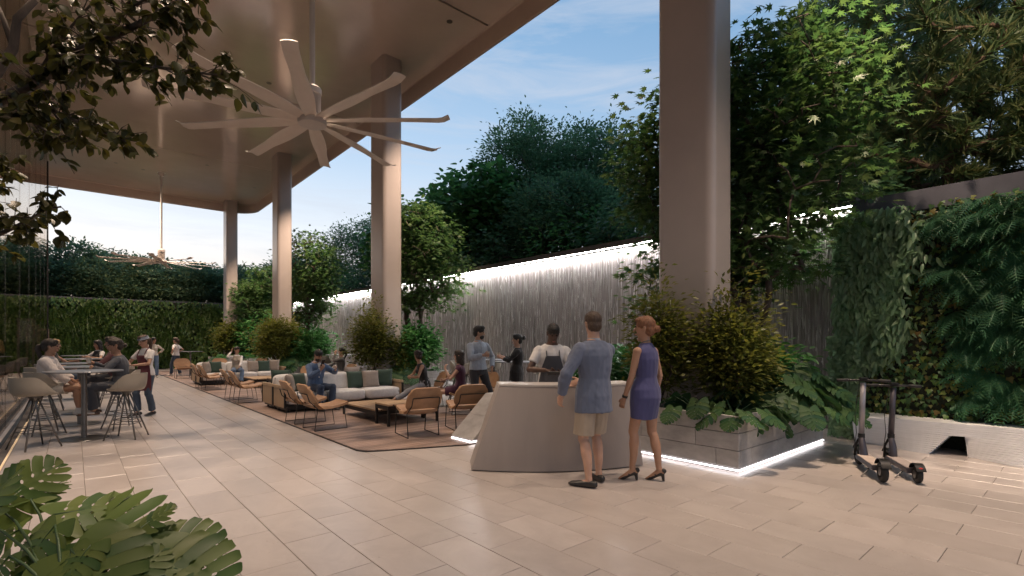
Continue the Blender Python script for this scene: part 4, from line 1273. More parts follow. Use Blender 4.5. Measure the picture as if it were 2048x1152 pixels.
def puff(w, d, h, n=10, p=3.2):
    """soft cushion centred on the origin"""
    q = MB()
    def f(u, v):
        a = -math.pi + 2 * math.pi * u; b = -math.pi / 2 + math.pi * v
        se = lambda c, e: math.copysign(abs(c) ** e, c)
        e = 2 / p
        return (w / 2 * se(math.cos(b), e) * se(math.cos(a), e), d / 2 * se(math.cos(b), e) * se(math.sin(a), e), h / 2 * se(math.sin(b), e))
    q.grid(f, 4 * n, 2 * n)
    return q
def throw(w, h, t):
    """square scatter cushion in the xz plane, pinched corners"""
    q = MB(); n = 14
    def f(sg):
        def g(u, v):
            x, z = 2 * u - 1, 2 * v - 1
            b = (1 - x ** 4) * (1 - z ** 4)
            k = 1 - .07 * (1 - (abs(z)) ** 2) * abs(x) - 0; k2 = 1 - .07 * (1 - abs(x) ** 2) * abs(z)
            return (x * w / 2 * k, sg * t / 2 * max(0, b) ** .55, z * h / 2 * k2)
        return g
    q.grid(f(1), n, n); q.grid(f(-1), n, n)
    return q
def sofa(flip=False):
    o = thing('sofa', None, 'sofa')
    Lx, D = 2.75, .80          # along +x, front faces -y
    MB().box(.05, Lx - .05, .05, D - .03, .05, .15).build('base_frame', M['black_metal'], o)
    for x in (.09, Lx - .13):
        for y in (.09, D - .12):
            MB().box(x, x + .04, y, y + .04, 0, .05).build('foot', M['black_metal'], o)
    cw = (Lx - .10) / 3
    for k in range(3):
        s = puff(cw - .004, D - .12, .25, 9, 5.5); m = s.mesh('seat_cushion', True); m.materials.append(M['fabric'])
        c = link('seat_cushion', m, parent=o); c.location = (.05 + cw * (k + .5), (D - .12) / 2 - .01, .275)
        s = puff(cw - .006, .19, .40, 9, 5.0); m = s.mesh('back_cushion', True); m.materials.append(M['fabric'])
        c = link('back_cushion', m, parent=o); c.location = (.05 + cw * (k + .5), D - .13, .55); c.rotation_euler = (R(-8), 0, 0)
    for x in (.0, Lx - .045):
        a = thing_part('arm_panel', o, MB().box(x, x + .045, .0, D, .50, .555), M['slat'])
        MB().box(x + .002, x + .043, .0, .03, .10, .499).build('arm_post', M['black_metal'], a)
        MB().box(x + .002, x + .043, D - .03, D, .10, .499).build('arm_post', M['black_metal'], a)
        n = 17; w = (D - .07) / n
        for k in range(n):
            y = .035 + k * w
            sm = SLAT
            q = link('slat', sm, parent=a); q.location = (x + .012, y, .10)
    MB().box(.05, Lx - .05, D - .03, D, .15, .70).build('back_panel', M['fabric'], o, bevel=.01)
    return o
def thing_part(name, parent, mb, m):
    return mb.build(name, m, parent)
SLAT = MB().box(0, .02, 0, .036, 0, .398).mesh('slat'); SLAT.materials.append(M['slat'])
s0 = sofa()
SOFAS = [(3.27, 10.92, 0, 'nearest light grey sofa facing the coffee table, with the man in blue suit on it'), (6.02, 12.56, 180, 'light grey sofa back to back behind the nearest one'),
         (3.17, 19.55, 0, 'far light grey sofa facing the camera, with the woman on the phone'), (5.92, 21.2, 180, 'light grey sofa back to back behind the far one')]
for i, (x, y, a, lb) in enumerate(SOFAS):
    if i == 0:
        s0.location = (x, y, .016); s0['label'] = lb; s0['group'] = 'light grey sofas'
    else:
        dup(s0, (x, y, .016), R(a), lb, 'light grey sofas')
TH = {}
def cushion(col, loc, rx, rz, label, s=.42):
    if col not in TH:
        m = throw(.46, .46, .17).mesh('cushion', True); m.materials.append(M[col]); TH[col] = m
    o = tag(link('scatter_cushion', TH[col]), label, 'cushion', 'scatter cushions on the sofas')
    o.location = loc; o.rotation_euler = (R(rx), 0, R(rz)); o.scale = (s / .46,) * 3
for a in [('green', (5.03, 11.44, .60), -14, 2, 'dark green cushion left of the taupe one on the nearest sofa'),
          ('taupe', (5.38, 11.36, .60), -14, -3, 'square taupe cushion at the right of the nearest sofa'),
          ('green', (5.75, 11.42, .62), -12, -32, 'dark green cushion in the right corner of the nearest sofa'),
          ('taupe', (3.50, 11.28, .60), -12, 62, 'taupe cushion leaning in the left corner of the nearest sofa'),
          ('green', (3.72, 11.45, .60), -14, 22, 'dark green cushion behind the man in blue suit'),
          ('green', (3.55, 12.1, .66), 12, -14, 'dark green cushion on the rear sofa at its left end'),
          ('taupe', (5.2, 12.05, .68), 12, 6, 'taupe cushion peeking over the back of the nearest sofa'),
          ('taupe', (3.45, 19.95, .60), -12, 55, 'taupe cushion at the left of the far sofa'),
          ('green', (3.75, 20.1, .60), -14, 15, 'dark green cushion at the left of the far sofa'),
          ('taupe', (4.95, 20.05, .60), -14, 2, 'taupe cushion left of the green one on the far sofa'),
          ('green', (5.28, 20.0, .60), -14, -3, 'dark green cushion at the right of the far sofa'),
          ('taupe', (5.62, 20.02, .62), -12, -35, 'taupe cushion in the right corner of the far sofa')]:
    cushion(*a)

# ---------------------------------------------------------------- low tables
def low_table(label, x0, x1, y0, y1, h, group='slatted coffee tables'):
    o = thing('coffee_table', label, 'table', (x0, y0, .016), 0, group)
    w, d = x1 - x0, y1 - y0
    for x in (.0, w - .04):
        for y in (.0, d - .04):
            MB().box(x, x + .04, y, y + .04, 0, h - .032).build('leg', M['black_metal'], o)
    q = MB(); q.box(.041, w - .041, .002, .03, h - .10, h - .033); q.box(.041, w - .041, d - .03, d - .002, h - .10, h - .033); q.box(.002, .03, .041, d - .041, h - .10, h - .033); q.box(w - .03, w - .002, .041, d - .041, h - .10, h - .033)
    q.build('apron_frame', M['black_metal'], o)
    n = max(3, round(w / .12)); b = w / n
    for k in range(n):
        MB().box(k * b + .002, (k + 1) * b - .002, -.008, d + .008, h - .03, h).build('top_board', M['oak'], o, bevel=.003, seg=1)
    for x, y in ((.10, -.0085),):
        MB().tube([(x, y, h - .015), (x, y - .003, h - .015)], .012, 8).build('plug', M['black_metal'], o)
    return o
low_table('large low oak coffee table in front of the nearest sofa', 4.15, 5.15, 8.55, 10.05, .24)
low_table('taller narrow oak side table overlapping the low coffee table', 4.12, 5.15, 8.02, 8.52, .385)
low_table('low oak table of the middle seating group', 4.1, 5.0, 13.6, 14.4, .24)
low_table('low oak table in front of the far sofa', 4.3, 5.2, 17.4, 18.7, .30)
low_table('tan topped table behind the nearest sofas', 4.3, 5.3, 15.4, 16.0, .42)

# ---------------------------------------------------------------- high tables and stools
def high_table():
    o = thing('bar_table', None, 'table')
    MB().lathe([(.30, 0), (.305, .006), (.30, .012), (.04, .018)], n=36).build('foot_plate', M['steel'], o, smooth=R(35))
    MB().lathe([(.036, .018), (.036, 1.02)], n=20).build('column', M['steel'], o, smooth=R(35))
    MB().lathe([(.12, 1.02), (.12, 1.03)], n=20).build('mount_plate', M['steel'], o)
    MB().lathe([(.47, 1.031), (.485, 1.037), (.485, 1.047), (.478, 1.052)], n=48).build('table_top', M['table_top'], o, smooth=R(35))
    return o
ht = high_table()
HT = [(.12, 10.2, 'nearest round bar table, with its foot plate in full view'), (.08, 12.0, 'second round bar table, between the woman in the white sweater and the maroon shirt'),
      (.10, 13.9, 'third round bar table along the glass'), (.10, 17.4, 'fourth round bar table along the glass'), (.16, 21.6, 'farthest round bar table along the glass'),
      (7.55, 8.55, 'round bar table behind the woman in black blazer'), (8.0, 9.9, 'round bar table by the water wall behind the man with the cup'),
      (6.9, 16.9, 'dark bar table behind the woman in the grey jacket'), (3.9, 26.2, 'small bar table beside the woman with hands on hips')]
for i, (x, y, lb) in enumerate(HT):
    if i == 0:
        ht.location = (x, y, 0); ht['label'] = lb; ht['group'] = 'round bar tables'
    else:
        dup(ht, (x, y, .016 if 2.95 < x < 6.4 else 0), 0, lb, 'round bar tables')
def bar_stool():
    o = thing('bar_stool', None, 'stool')
    for k in range(4):
        a = math.pi / 4 + k * math.pi / 2
        c, s = math.cos(a), math.sin(a)
        MB().tube([(c * .035, s * .035, .715), (c * .30, s * .30, .0)], .011, 7).build('leg', M['steel'], o, smooth=True)
        b = a + math.pi / 2; r1 = .18
        MB().tube([(c * r1, s * r1, .30), (math.cos(b) * r1, math.sin(b) * r1, .30)], .007, 6).build('footrest_bar', M['steel'], o, smooth=True)
        r2 = .205
        MB().tube([(c * r2, s * r2, .235), (math.cos(b) * r2, math.sin(b) * r2, .235)], .006, 6).build('footrest_bar', M['steel'], o, smooth=True)
    MB().lathe([(.03, .66), (.055, .70), (.09, .735)], n=16).build('hub', M['steel'], o, smooth=R(40))
    # bucket shell, front is +y
    def shell(u, v):
        a = -math.pi * 1.0 + 2 * math.pi * u
        bk = .5 - .5 * math.sin(a)           # 1 at the back
        rim = .772 + .235 * (lambda q: q * q * (3 - 2 * q))(min(1, max(0, (bk - .12) / .62)))
        t = v
        if t < .45:
            k = t / .45; r = .20 * k; z = .745 + .012 * k * k
            return (math.cos(a) * r * 1.02, math.sin(a) * r, z)
        k = (t - .45) / .55
        z0 = .757
        rr = .20 + .035 * math.sin(min(1, k * 1.6) * math.pi / 2)
        return (math.cos(a) * rr * 1.02, math.sin(a) * rr * (1.0) - .02 * bk * k, z0 + (rim - z0) * k ** 1.4)
    q = MB(); q.grid(shell, 32, 10, -.014)
    q.build('shell', M['shell'], o, smooth=R(60))
    s_ = MB().lathe([(.02, .76), (.175, .762), (.19, .775), (.175, .788), (.02, .792)], n=28)
    s_.build('seat_pad', M['cushion_dark'], o, smooth=R(50))
    return o
bs = bar_stool()
BS = [(-.42, 9.75, -60, 'nearest bar stool left of the first table, empty, with grey shell'), (.62, 9.85, 62, 'empty grey bar stool right of the nearest table'),
      (-.35, 11.15, -75, 'bar stool under the woman in the white sweater'), (.62, 11.0, 110, 'bar stool under the woman in the dark blazer at the nearest table'),
      (.70, 13.2, 90, 'bar stool under the person in the maroon shirt'), (-.38, 14.9, -90, 'bar stool under the blonde woman at the third table'),
      (-.45, 13.2, -90, 'empty bar stool left of the third table'), (.62, 14.6, 80, 'empty bar stool right of the third table'), (.55, 18.6, 100, 'bar stool under the dark haired woman near the far wall'),
      (-.45, 17.8, -90, 'empty bar stool left of the fourth table'), (.65, 21.5, 90, 'empty bar stool right of the farthest table'), (-.4, 21.3, -90, 'empty bar stool left of the farthest table'),
      (-1.35, 17.2, 150, 'bar stool behind the glass at the left edge'), (6.55, 9.45, 60, 'grey stool behind the women seated by the planter'),
      (8.2, 8.3, 100, 'grey stool right of the woman in black blazer'), (7.0, 9.7, -80, 'grey stool between the man with the cup and the water wall'), (8.4, 10.5, 60, 'grey stool close to the water wall'),
      (6.35, 17.0, -60, 'taupe bar stool beside the dark bar table, behind the nearest sofas'), (7.4, 16.9, 80, 'stool right of the woman in the grey jacket'), (7.45, 10.6, 200, 'pale stool at the table by the water wall')]
for i, (x, y, a, lb) in enumerate(BS):
    z = .016 if 2.95 < x < 6.45 and y > 6 else 0
    if i == 0:
        bs.location = (x, y, z); bs.rotation_euler = (0, 0, R(a)); bs['label'] = lb; bs['group'] = 'grey shell bar stools'
    else:
        dup(bs, (x, y, z), R(a), lb, 'grey shell bar stools')

# ---------------------------------------------------------------- ceiling fans
M['fan'] = mat('fan_paint', (.50, .46, .44), .4, var=.03)
M['fan_blade'] = mat('fan_blade', (.60, .53, .48), .4, var=.03)
def fan():
    o = thing('ceiling_fan', None, 'fan')
    MB().lathe([(.045, .0), (.045, SOF - 5.25 - .58)], n=20, c=(0, 0, .57)).build('down_rod', M['fan'], o, smooth=R(40))
    MB().lathe([(.10, SOF - 5.25 - .16), (.12, SOF - 5.25 - .02), (.16, SOF - 5.25 - .003)], n=24).build('ceiling_cup', M['fan'], o, smooth=R(40))
    MB().lathe([(.10, .10), (.115, .12), (.115, .46), (.15, .47), (.15, .56), (.11, .60), (.05, .61)], n=36).build('motor', M['fan'], o, smooth=R(35))
    for k in range(28):
        a = 2 * math.pi * k / 28
        q = MB().box(.116, .142, -.004, .004, .13, .455)
        b = q.build('cooling_fin', M['fan'], o); b.rotation_euler = (0, 0, a)
    MB().lathe([(.02, -.075), (.19, -.07), (.225, -.055), (.23, -.03), (.235, -.012), (.235, .02), (.23, .035), (.225, .06), (.14, .10)], n=40).build('hub', M['fan'], o, smooth=R(35))
    for k in range(10):
        a = R(-44) + 2 * math.pi * k / 10
        def f(u, v):
            x = .20 + 2.15 * u
            c = .085 + .04 * math.sin(math.pi * min(1, u * 1.6)) + .02 * u
            y = (v - .5) * 2 * c
            tw = .22 - .14 * u
            z = .02 + y * math.sin(tw) + .018 * (1 - (2 * v - 1) ** 2) - .05 * u * u
            if u > .93: z += ((u - .93) / .07) ** 1.5 * .06
            return (x, y, z)
        q = MB(); q.grid(f, 22, 6, .012)
        b = q.build('blade', M['fan_blade'], o, smooth=R(50)); b.rotation_euler = (0, 0, a)
    return o
fn = fan()
fn.location = (3.07, 8.73, 5.25); fn['label'] = 'big many bladed ceiling fan nearest the camera on a long pale rod'; fn['group'] = 'large ceiling fans'
dup(fn, (3.07, 28.4, 5.20), R(11), 'distant many bladed ceiling fan in front of the pines', 'large ceiling fans')

# ---------------------------------------------------------------- electric scooters
M['rubber'] = mat('tyre_rubber', (.018, .018, .018), .75)
M['sc_grey'] = mat('scooter_grey', (.30, .29, .32), .3, metal=.4, var=.03)
M['sc_dark'] = mat('scooter_dark', (.07, .065, .08), .35, metal=.4, var=.03)
M['deck_grip'] = mat('scooter_deck', (.40, .33, .29), .7, bump=.3, bscale=200)
M['deck_grip2'] = mat('scooter_deck_dark', (.27, .23, .22), .7, bump=.3, bscale=200)
M['red'] = mat('tail_lamp_red', (.35, .01, .01), .25)
def scooter(label, rear, front, hbar, tr, wr, paint, grip):
    a = math.atan2(front[1] - rear[1], front[0] - rear[0])
    o = thing('electric_scooter', label, 'scooter', (rear[0], rear[1], 0), a, 'scooters parked by the bench')
    wb = math.hypot(front[0] - rear[0], front[1] - rear[1])
    for x, nm in ((0, 'rear'), (wb, 'front')):
        w = thing_wheel(o, x, wr, tr)
    # deck
    MB().box(wr * .75, wb - wr * 1.3, -.075, .075, wr * .85, wr * .85 + .055).build('deck', M['sc_dark'], o, bevel=.012)
    MB().box(wr * .95, wb - wr * 1.5, -.066, .066, wr * .85 + .0555, wr * .85 + .06).build('foot_mat', grip, o)
    MB().tube([(wr * .2, 0, wr), (wr * 1.1, 0, wr * 1.05)], .022, 8).build('rear_arm', M['sc_dark'], o, smooth=True)
    def fend(u, v):
        t = R(25 + 130 * u); return (-.0 + math.cos(t) * (wr + .016), (v - .5) * .085, wr + math.sin(t) * (wr + .016))
    q = MB(); q.grid(fend, 10, 3, .006); fd = q.build('rear_fender', M['black_metal'], o, smooth=R(50))
    MB().ell((-.075, 0, wr * 1.72), (.018, .03, .02), 10, 6).build('tail_lamp', M['red'], o, smooth=True)
    # neck
    MB().loft([(wb - wr * 1.6, 0, wr * .95 + .04), (wb - .15, 0, .24), (wb - .085, 0, .36)], [(.035, .045), (.03, .04), (.03, .03)], n=12).build('neck', M['sc_dark'], o, smooth=R(50))
    for s in (-1, 1):
        MB().tube([(wb, s * .045, wr), (wb - .03, s * .045, .24), (wb - .07, s * .02, .33)], .013, 8).build('fork_leg', M['black_metal'], o, smooth=True)
    def fend2(u, v):
        t = R(30 + 110 * u); return (wb + math.cos(t) * (wr + .014), (v - .5) * .08, wr + math.sin(t) * (wr + .014))
    q = MB(); q.grid(fend2, 10, 3, .006); q.build('front_fender', M['black_metal'], o, smooth=R(50))
    MB().lathe([(.036, .0), (.036, .05)], c=(wb - .088, 0, .345), n=16).build('folding_clamp', M['black_metal'], o)
    MB().tube([(wb - .088, 0, .39), (wb - .16, 0, hbar - .03)], .030, 14).build('stem', paint, o, smooth=True)
    xb = wb - .163
    hb = MB().tube([(xb + .0, -.26, hbar - .005), (xb, -.1, hbar), (xb, .1, hbar), (xb, .26, hbar - .005)], .013, 10).build('handlebar', M['black_metal'], o, smooth=True)
    for s in (-1, 1):
        MB().tube([(xb, s * .15, hbar), (xb - .002, s * .272, hbar - .006)], .018, 10).build('grip', M['rubber'], hb, smooth=True)
        MB().tube([(xb + .03, s * .11, hbar + .002), (xb + .045, s * .2, hbar - .012)], .006, 6).build('brake_lever', M['black_metal'], hb, smooth=True)
    MB().box(xb - .045, xb + .03, -.04, .04, hbar + .012, hbar + .034).build('display', M['black_metal'], o, bevel=.006)
    MB().tube([(xb + .02, .03, hbar), (wb - .03, .05, .62), (wb - .055, .042, .40), (wb, .05, .2)], .004, 5).build('brake_cable', M['rubber'], o, smooth=True)
    MB().tube([(wr + .12, .06, wr * .8), (wr + .06, .15, .0 + .008)], .008, 6).build('kickstand', M['black_metal'], o)
    return o
def thing_wheel(o, x, wr, tr):
    prof = []
    n = 12; mb = MB(); vs = []; fs = []; K = 28
    for k in range(K):
        A = 2 * math.pi * k / K
        for j in range(n):
            B = 2 * math.pi * j / n
            rr = wr - tr + tr * math.cos(B); yy = tr * .95 * math.sin(B)
            vs.append((x + rr * math.cos(A), yy, wr + rr * math.sin(A)))
    for k in range(K):
        for j in range(n):
            fs.append((k * n + j, k * n + (j + 1) % n, ((k + 1) % K) * n + (j + 1) % n, ((k + 1) % K) * n + j))
    w = MB().add(vs, fs).build('wheel', M['rubber'], o, smooth=True)
    hub = MB()
    hub.tube([(x, -.03, wr), (x, .03, wr)], .045, 16)
    for k in range(6):
        A = 2 * math.pi * k / 6
        hub.tube([(x + math.cos(A) * .03, 0, wr + math.sin(A) * .03), (x + math.cos(A) * (wr - tr * 1.6), 0, wr + math.sin(A) * (wr - tr * 1.6))], .012, 6)
    hub.build('rim', M['steel'], w)
    return w
scooter('grey stemmed electric scooter nearer the planter, with fat black rear tyre', (6.50, 1.46), (7.22, 1.86), 1.04, .034, .115, M['sc_grey'], M['deck_grip'])
scooter('dark stemmed electric scooter standing nearer the bench', (6.74, 1.21), (7.46, 1.62), .98, .03, .095, M['sc_dark'], M['deck_grip2'])
# ================================================================== people
TMP = bpy.data.scenes.new('build')
from mathutils import noise as mnoise
def crumple(me, amp, sc, seed):
    n = len(me.vertices)
    co = np.empty(n * 3, np.float32); me.vertices.foreach_get('co', co); co = co.reshape(-1, 3)
    nr = np.empty(n * 3, np.float32); me.vertex_normals.foreach_get('vector', nr); nr = nr.reshape(-1, 3)
    q = co * np.array(sc) + seed
    h = np.array([mnoise.noise(Vector(v)) + .5 * mnoise.noise(Vector(v * 2.3)) for v in q.astype(float)], np.float32)
    co = co + nr * (np.maximum(h, -.25) * amp)[:, None]
    me.vertices.foreach_set('co', co.ravel()); me.update()
FOLD = {'blazer': .010, 'shirt': .008, 'jacket': .010, 'sweater': .012, 'trousers': .004, 'shorts': .003, 'dress': .005, 'skirt': .006, 'vest': .005}
def remesh(name, mb, voxel, smooth=3, m=None, parent=None):
    me = bpy.data.meshes.new('raw'); me.from_pydata(mb.v, [], mb.f); me.update()
    o = bpy.data.objects.new('raw', me); TMP.collection.objects.link(o)
    r = o.modifiers.new('r', 'REMESH'); r.mode = 'VOXEL'; r.voxel_size = voxel
    if smooth:
        s = o.modifiers.new('s', 'SMOOTH'); s.factor = .5; s.iterations = smooth
    with bpy.context.temp_override(scene=TMP, view_layer=TMP.view_layers[0]):
        dg = bpy.context.evaluated_depsgraph_get()
        out_ = bpy.data.meshes.new_from_object(o.evaluated_get(dg), depsgraph=dg)
    out_.name = name
    if name in FOLD: crumple(out_, FOLD[name], (11, 11, 7), len(bpy.data.meshes) * .37)
    elif name in ('hair', 'beard'): crumple(out_, .006, (60, 60, 22), len(bpy.data.meshes) * .37)
    bpy.data.objects.remove(o); bpy.data.meshes.remove(me)
    out_.materials.clear()
    out_.polygons.foreach_set('use_smooth', np.ones(len(out_.polygons), bool))
    if m is None: return out_
    return link(name, out_, m, parent)

def cloth(name, col, rough=.85, fold=.5, **kw):
    return mat(name, col, rough, var=.10, scale=9, bump=fold, bscale=14, stretch=(1, 1, .45), sheen=.15, **kw)
def skin(name, col):
    m = mat(name, col, .48, var=.07, scale=9)
    p = m.node_tree.nodes['Principled BSDF']
    p.inputs['Subsurface Weight'].default_value = .12; p.inputs['Subsurface Radius'].default_value = (.02, .008, .004); p.inputs['Subsurface Scale'].default_value = .4
    return m
SK = {'fair': skin('skin_fair', (.50, .30, .215)), 'tan': skin('skin_tan', (.40, .225, .145)), 'warm': skin('skin_warm', (.44, .26, .18)), 'dark': skin('skin_dark', (.10, .052, .034))}
HR = {k: mat('hair_' + k, c, .5, var=.3, scale=30, bump=.7, bscale=60, stretch=(3, 3, .5)) for k, c in
      (('black', (.012, .010, .009)), ('dark', (.030, .020, .014)), ('brown', (.07, .042, .026)), ('red', (.20, .085, .04)), ('blonde', (.50, .33, .15)))}
CL = {k: cloth('cloth_' + k, c) for k, c in (
    ('blazer', (.125, .15, .22)), ('shorts', (.40, .32, .24)), ('blue_dress', (.060, .062, .165)), ('white', (.70, .67, .65)), ('apron', (.075, .075, .085)),
    ('blue_shirt', (.34, .39, .47)), ('trouser', (.030, .032, .040)), ('black', (.018, .017, .018)), ('purple', (.075, .022, .05)), ('grey_trouser', (.27, .27, .29)),
    ('blue_suit', (.08, .13, .235)), ('navy_trouser', (.035, .055, .10)), ('grey_jacket', (.12, .115, .115)), ('jeans', (.10, .16, .26)), ('dark_jeans', (.045, .07, .11)),
    ('maroon', (.085, .028, .032)), ('maroon_apron', (.10, .022, .032)), ('sweater', (.66, .60, .57)), ('suit_dark', (.055, .06, .075)), ('tan_cloth', (.38, .33, .27)), ('headband', (.22, .25, .30)), ('cream', (.62, .57, .5)))}
M['shoe_black'] = mat('shoe_black', (.022, .02, .02), .4)
M['shoe_white'] = mat('shoe_white', (.6, .56, .52), .6)
M['shoe_brown'] = mat('shoe_brown', (.10, .05, .03), .45)
M['eye'] = mat('eye_dark', (.02, .013, .01), .25)
M['lips'] = mat('lips', (.30, .10, .085), .5)
M['screen'] = mat('screen_black', (.015, .016, .02), .12)

TORSO = {'m': [(-.13, .09, .085), (-.08, .155, .115), (-.02, .172, .122), (.06, .158, .112), (.15, .143, .102), (.27, .164, .114), (.37, .185, .122), (.43, .182, .112), (.475, .150, .092), (.51, .095, .074), (.545, .064, .064), (.60, .058, .062)],
         'f': [(-.13, .09, .085), (-.08, .165, .118), (-.02, .180, .125), (.06, .155, .108), (.15, .122, .090), (.24, .132, .096), (.34, .148, .105), (.41, .148, .095), (.455, .122, .078), (.49, .078, .06), (.525, .050, .053), (.59, .046, .050)]}
def interp(tab, t):
    if t <= tab[0][0]: return tab[0][1:]
    for a, b in zip(tab[:-1], tab[1:]):
        if t <= b[0]:
            k = (t - a[0]) / (b[0] - a[0]); return tuple(p + (q - p) * k for p, q in zip(a[1:], b[1:]))
    return tab[-1][1:]
def ik(a, b, l1, l2, hint):
    d = b - a; L_ = d.length
    if L_ > (l1 + l2) * .995: b = a + d * ((l1 + l2) * .995 / L_); d = b - a; L_ = d.length
    x = (l1 * l1 - l2 * l2 + L_ * L_) / (2 * L_); h = math.sqrt(max(l1 * l1 - x * x, 0)); dn = d / L_
    p = hint - dn * hint.dot(dn); p = p.normalized() if p.length > 1e-5 else Vector((0, 1, 0))
    return a + dn * x + p * h, b

class Person:
    def __init__(s, label, loc, yaw, h=1.75, sex='m', skin_='fair', seat=None, lean=0, side=0, head=(0, 0), LW=None, RW=None, LE=(-.5, -.6, -.2), RE=(.5, -.6, -.2),
                 LA=None, RA=None, LK=(-.15, 1, .1), RK=(.15, 1, .1), toes=(8, -8), vox=.011, fat=1.0, Lh=None, Rh=None, curl=.5, heel=0.0, hipx=0.0, footpitch=(0, 0), twist=0):
        s.o = thing('person', label, 'person', loc, R(yaw - 90)); s.o['group'] = 'people on the terrace'
        k = h / 1.75; s.k = k; s.sex = sex; s.vox = vox; s.fat = fat; s.skin = SK[skin_]; s.curl = curl
        V_ = Vector
        hipz = (.92 * k if seat is None else seat + .10) + heel
        s.hip = V_((hipx, 0, hipz)); s.seated = seat is not None
        ln, sd = R(lean), R(side)
        s.up = V_((math.sin(sd), math.sin(ln), math.cos(ln) * math.cos(sd))).normalized()
        tw = R(twist)
        s.side = V_((math.cos(tw), math.sin(tw), 0)); s.side = (s.side - s.up * s.side.dot(s.up)).normalized(); s.fwd = s.up.cross(s.side)
        s.T = lambda t: s.hip + s.up * (t * k)
        sw = (.172 if sex == 'm' else .143) * k
        s.sh = {-1: s.T(.428) - s.side * sw, 1: s.T(.428) + s.side * sw}
        s.l = dict(ua=.285 * k, fa=.255 * k, th=.43 * k, sn=.40 * k)
        s.ar = 1.0 if sex == 'm' else .84
        s.el = {}; s.wr = {}; s.hd = {-1: Lh, 1: Rh}
        for g, w, e in ((-1, LW, LE), (1, RW, RE)):
            tgt = V_(w) * 1.0 if w is not None else s.sh[g] + V_((g * .07, .03, -.53 * k))
            s.el[g], s.wr[g] = ik(s.sh[g], tgt, s.l['ua'], s.l['fa'], V_(e))
        s.hj = {-1: s.hip + V_((-.088 * k, 0, -.03 * k)), 1: s.hip + V_((.088 * k, 0, -.03 * k))}
        s.kn = {}; s.an = {}
        for g, a, kh in ((-1, LA, LK), (1, RA, RK)):
            tgt = V_(a) if a is not None else (V_((g * .095 * k, 0, .075 * k + heel)) if not s.seated else V_((g * .12, .45, .075 * k)))
            s.kn[g], s.an[g] = ik(s.hj[g], tgt, s.l['th'], s.l['sn'], V_(kh))
        s.toes = {-1: toes[0], 1: toes[1]}; s.fp = {-1: footpitch[0], 1: footpitch[1]}
        hy, hp = R(head[0]), R(head[1])
        # head frame
        f = (s.fwd * math.cos(hy) - s.side * math.sin(hy)); f = f.normalized(); sx = f.cross(s.up).normalized()
        up2 = (V_((0, 0, 1)) * .5 + s.up * .5).normalized()
        f = (f - up2 * f.dot(up2)).normalized(); sx = f.cross(up2)
        s.hf = (f * math.cos(hp) - up2 * math.sin(hp)).normalized(); s.hs = sx; s.hu = s.hs.cross(s.hf)
        s.hc = s.T(.572 if sex == 'm' else .556) + s.hu * (.115 * k) + s.hf * (.018 * k)
        s.body()
    def H(s, x, y, z):
        return s.hc + (s.hs * x + s.hf * y + s.hu * z) * s.k
    def foot_dir(s, g):
        a = R(s.toes[g]); p = R(s.fp[g])
        return Vector((-math.sin(a) * math.cos(p), math.cos(a) * math.cos(p), -math.sin(p)))
    def torso(s, mb, t0, t1, off=0, n=16, flare=0, cap='flat'):
        tab = TORSO[s.sex]
        ts = [t0] + [r[0] for r in tab if t0 + .01 < r[0] < t1 - .01] + [t1]
        rad = []
        for t in ts:
            a, b = interp(tab, t)
            if t < -.02: a, b = max(a, tab[2][1] * (.97 if t > -.10 else .95)) if off else a, max(b, .115) if off else b
            fl = flare * max(0, (.12 - t)) if flare else 0
            rad.append(((a * s.fat + off + fl) * s.k, (b * s.fat + off + fl * .8) * s.k))
        mb.loft([s.T(t) + s.fwd * ((-.012 * math.sin(max(0, t) * 6)) * s.k) for t in ts], rad, side=s.side, n=n, cap=cap)
        if s.sex == 'f' and t1 > .36:
            for g in (-1, 1):
                c = s.T(.325) + s.side * (.062 * g * s.k) + s.fwd * (.062 * s.k)
                r = (.058 + off) * s.k; mb.ell(c, (r, r, r), 10, 8)
    def arm(s, mb, g, u0, u1, off=0, cap='flat', flat_end=True):
        k = s.k * s.ar
        prof = [(0, .056), (.12, .055), (.5, .047), (1, .040), (1.25, .043), (1.6, .034), (2, .026)]
        P = []; Rr = []
        us = [u0] + [p[0] for p in prof if u0 + .02 < p[0] < u1 - .02] + [u1]
        for u in us:
            for a, b in zip(prof[:-1], prof[1:]):
                if u <= b[0] + 1e-6:
                    r = a[1] + (b[1] - a[1]) * (u - a[0]) / (b[0] - a[0]); break
            p = s.sh[g].lerp(s.el[g], u) if u <= 1 else s.el[g].lerp(s.wr[g], u - 1)
            P.append(p); Rr.append((r + off) * k)
        # rounded elbow: thin out the joint
        mb.loft(P, Rr, side=(.3, .5, .8), n=12, cap=cap)
        if u0 == 0: 
            r = (.060 + off) * k; mb.ell(s.sh[g] - s.up * .004, (r, r, r), 12, 8)
        if u0 < 1 < u1:
            r = (.041 + off) * k; mb.ell(s.el[g], (r, r, r), 10, 8)
    def leg(s, mb, g, u0, u1, off=0, cap='flat', straight=0):
        k = s.k * (1 if s.sex == 'm' else .97)
        prof = [(0, .088), (.25, .083), (.6, .066), (1, .053), (1.12, .050), (1.32, .056), (1.6, .045), (1.9, .034), (2, .034)]
        us = [u0] + [p[0] for p in prof if u0 + .02 < p[0] < u1 - .02] + [u1]
        P = []; Rr = []
        d2 = (s.an[g] - s.kn[g]).normalized(); d1 = (s.kn[g] - s.hj[g]).normalized()
        bk = (d2.cross(s.side)).normalized()
        if bk.y > 0 and not s.seated: bk = -bk
        if s.seated: bk = -(Vector((0, 1, 0)) - d2 * d2.y).normalized() if abs(d2.y) < .95 else Vector((0, 0, -1))
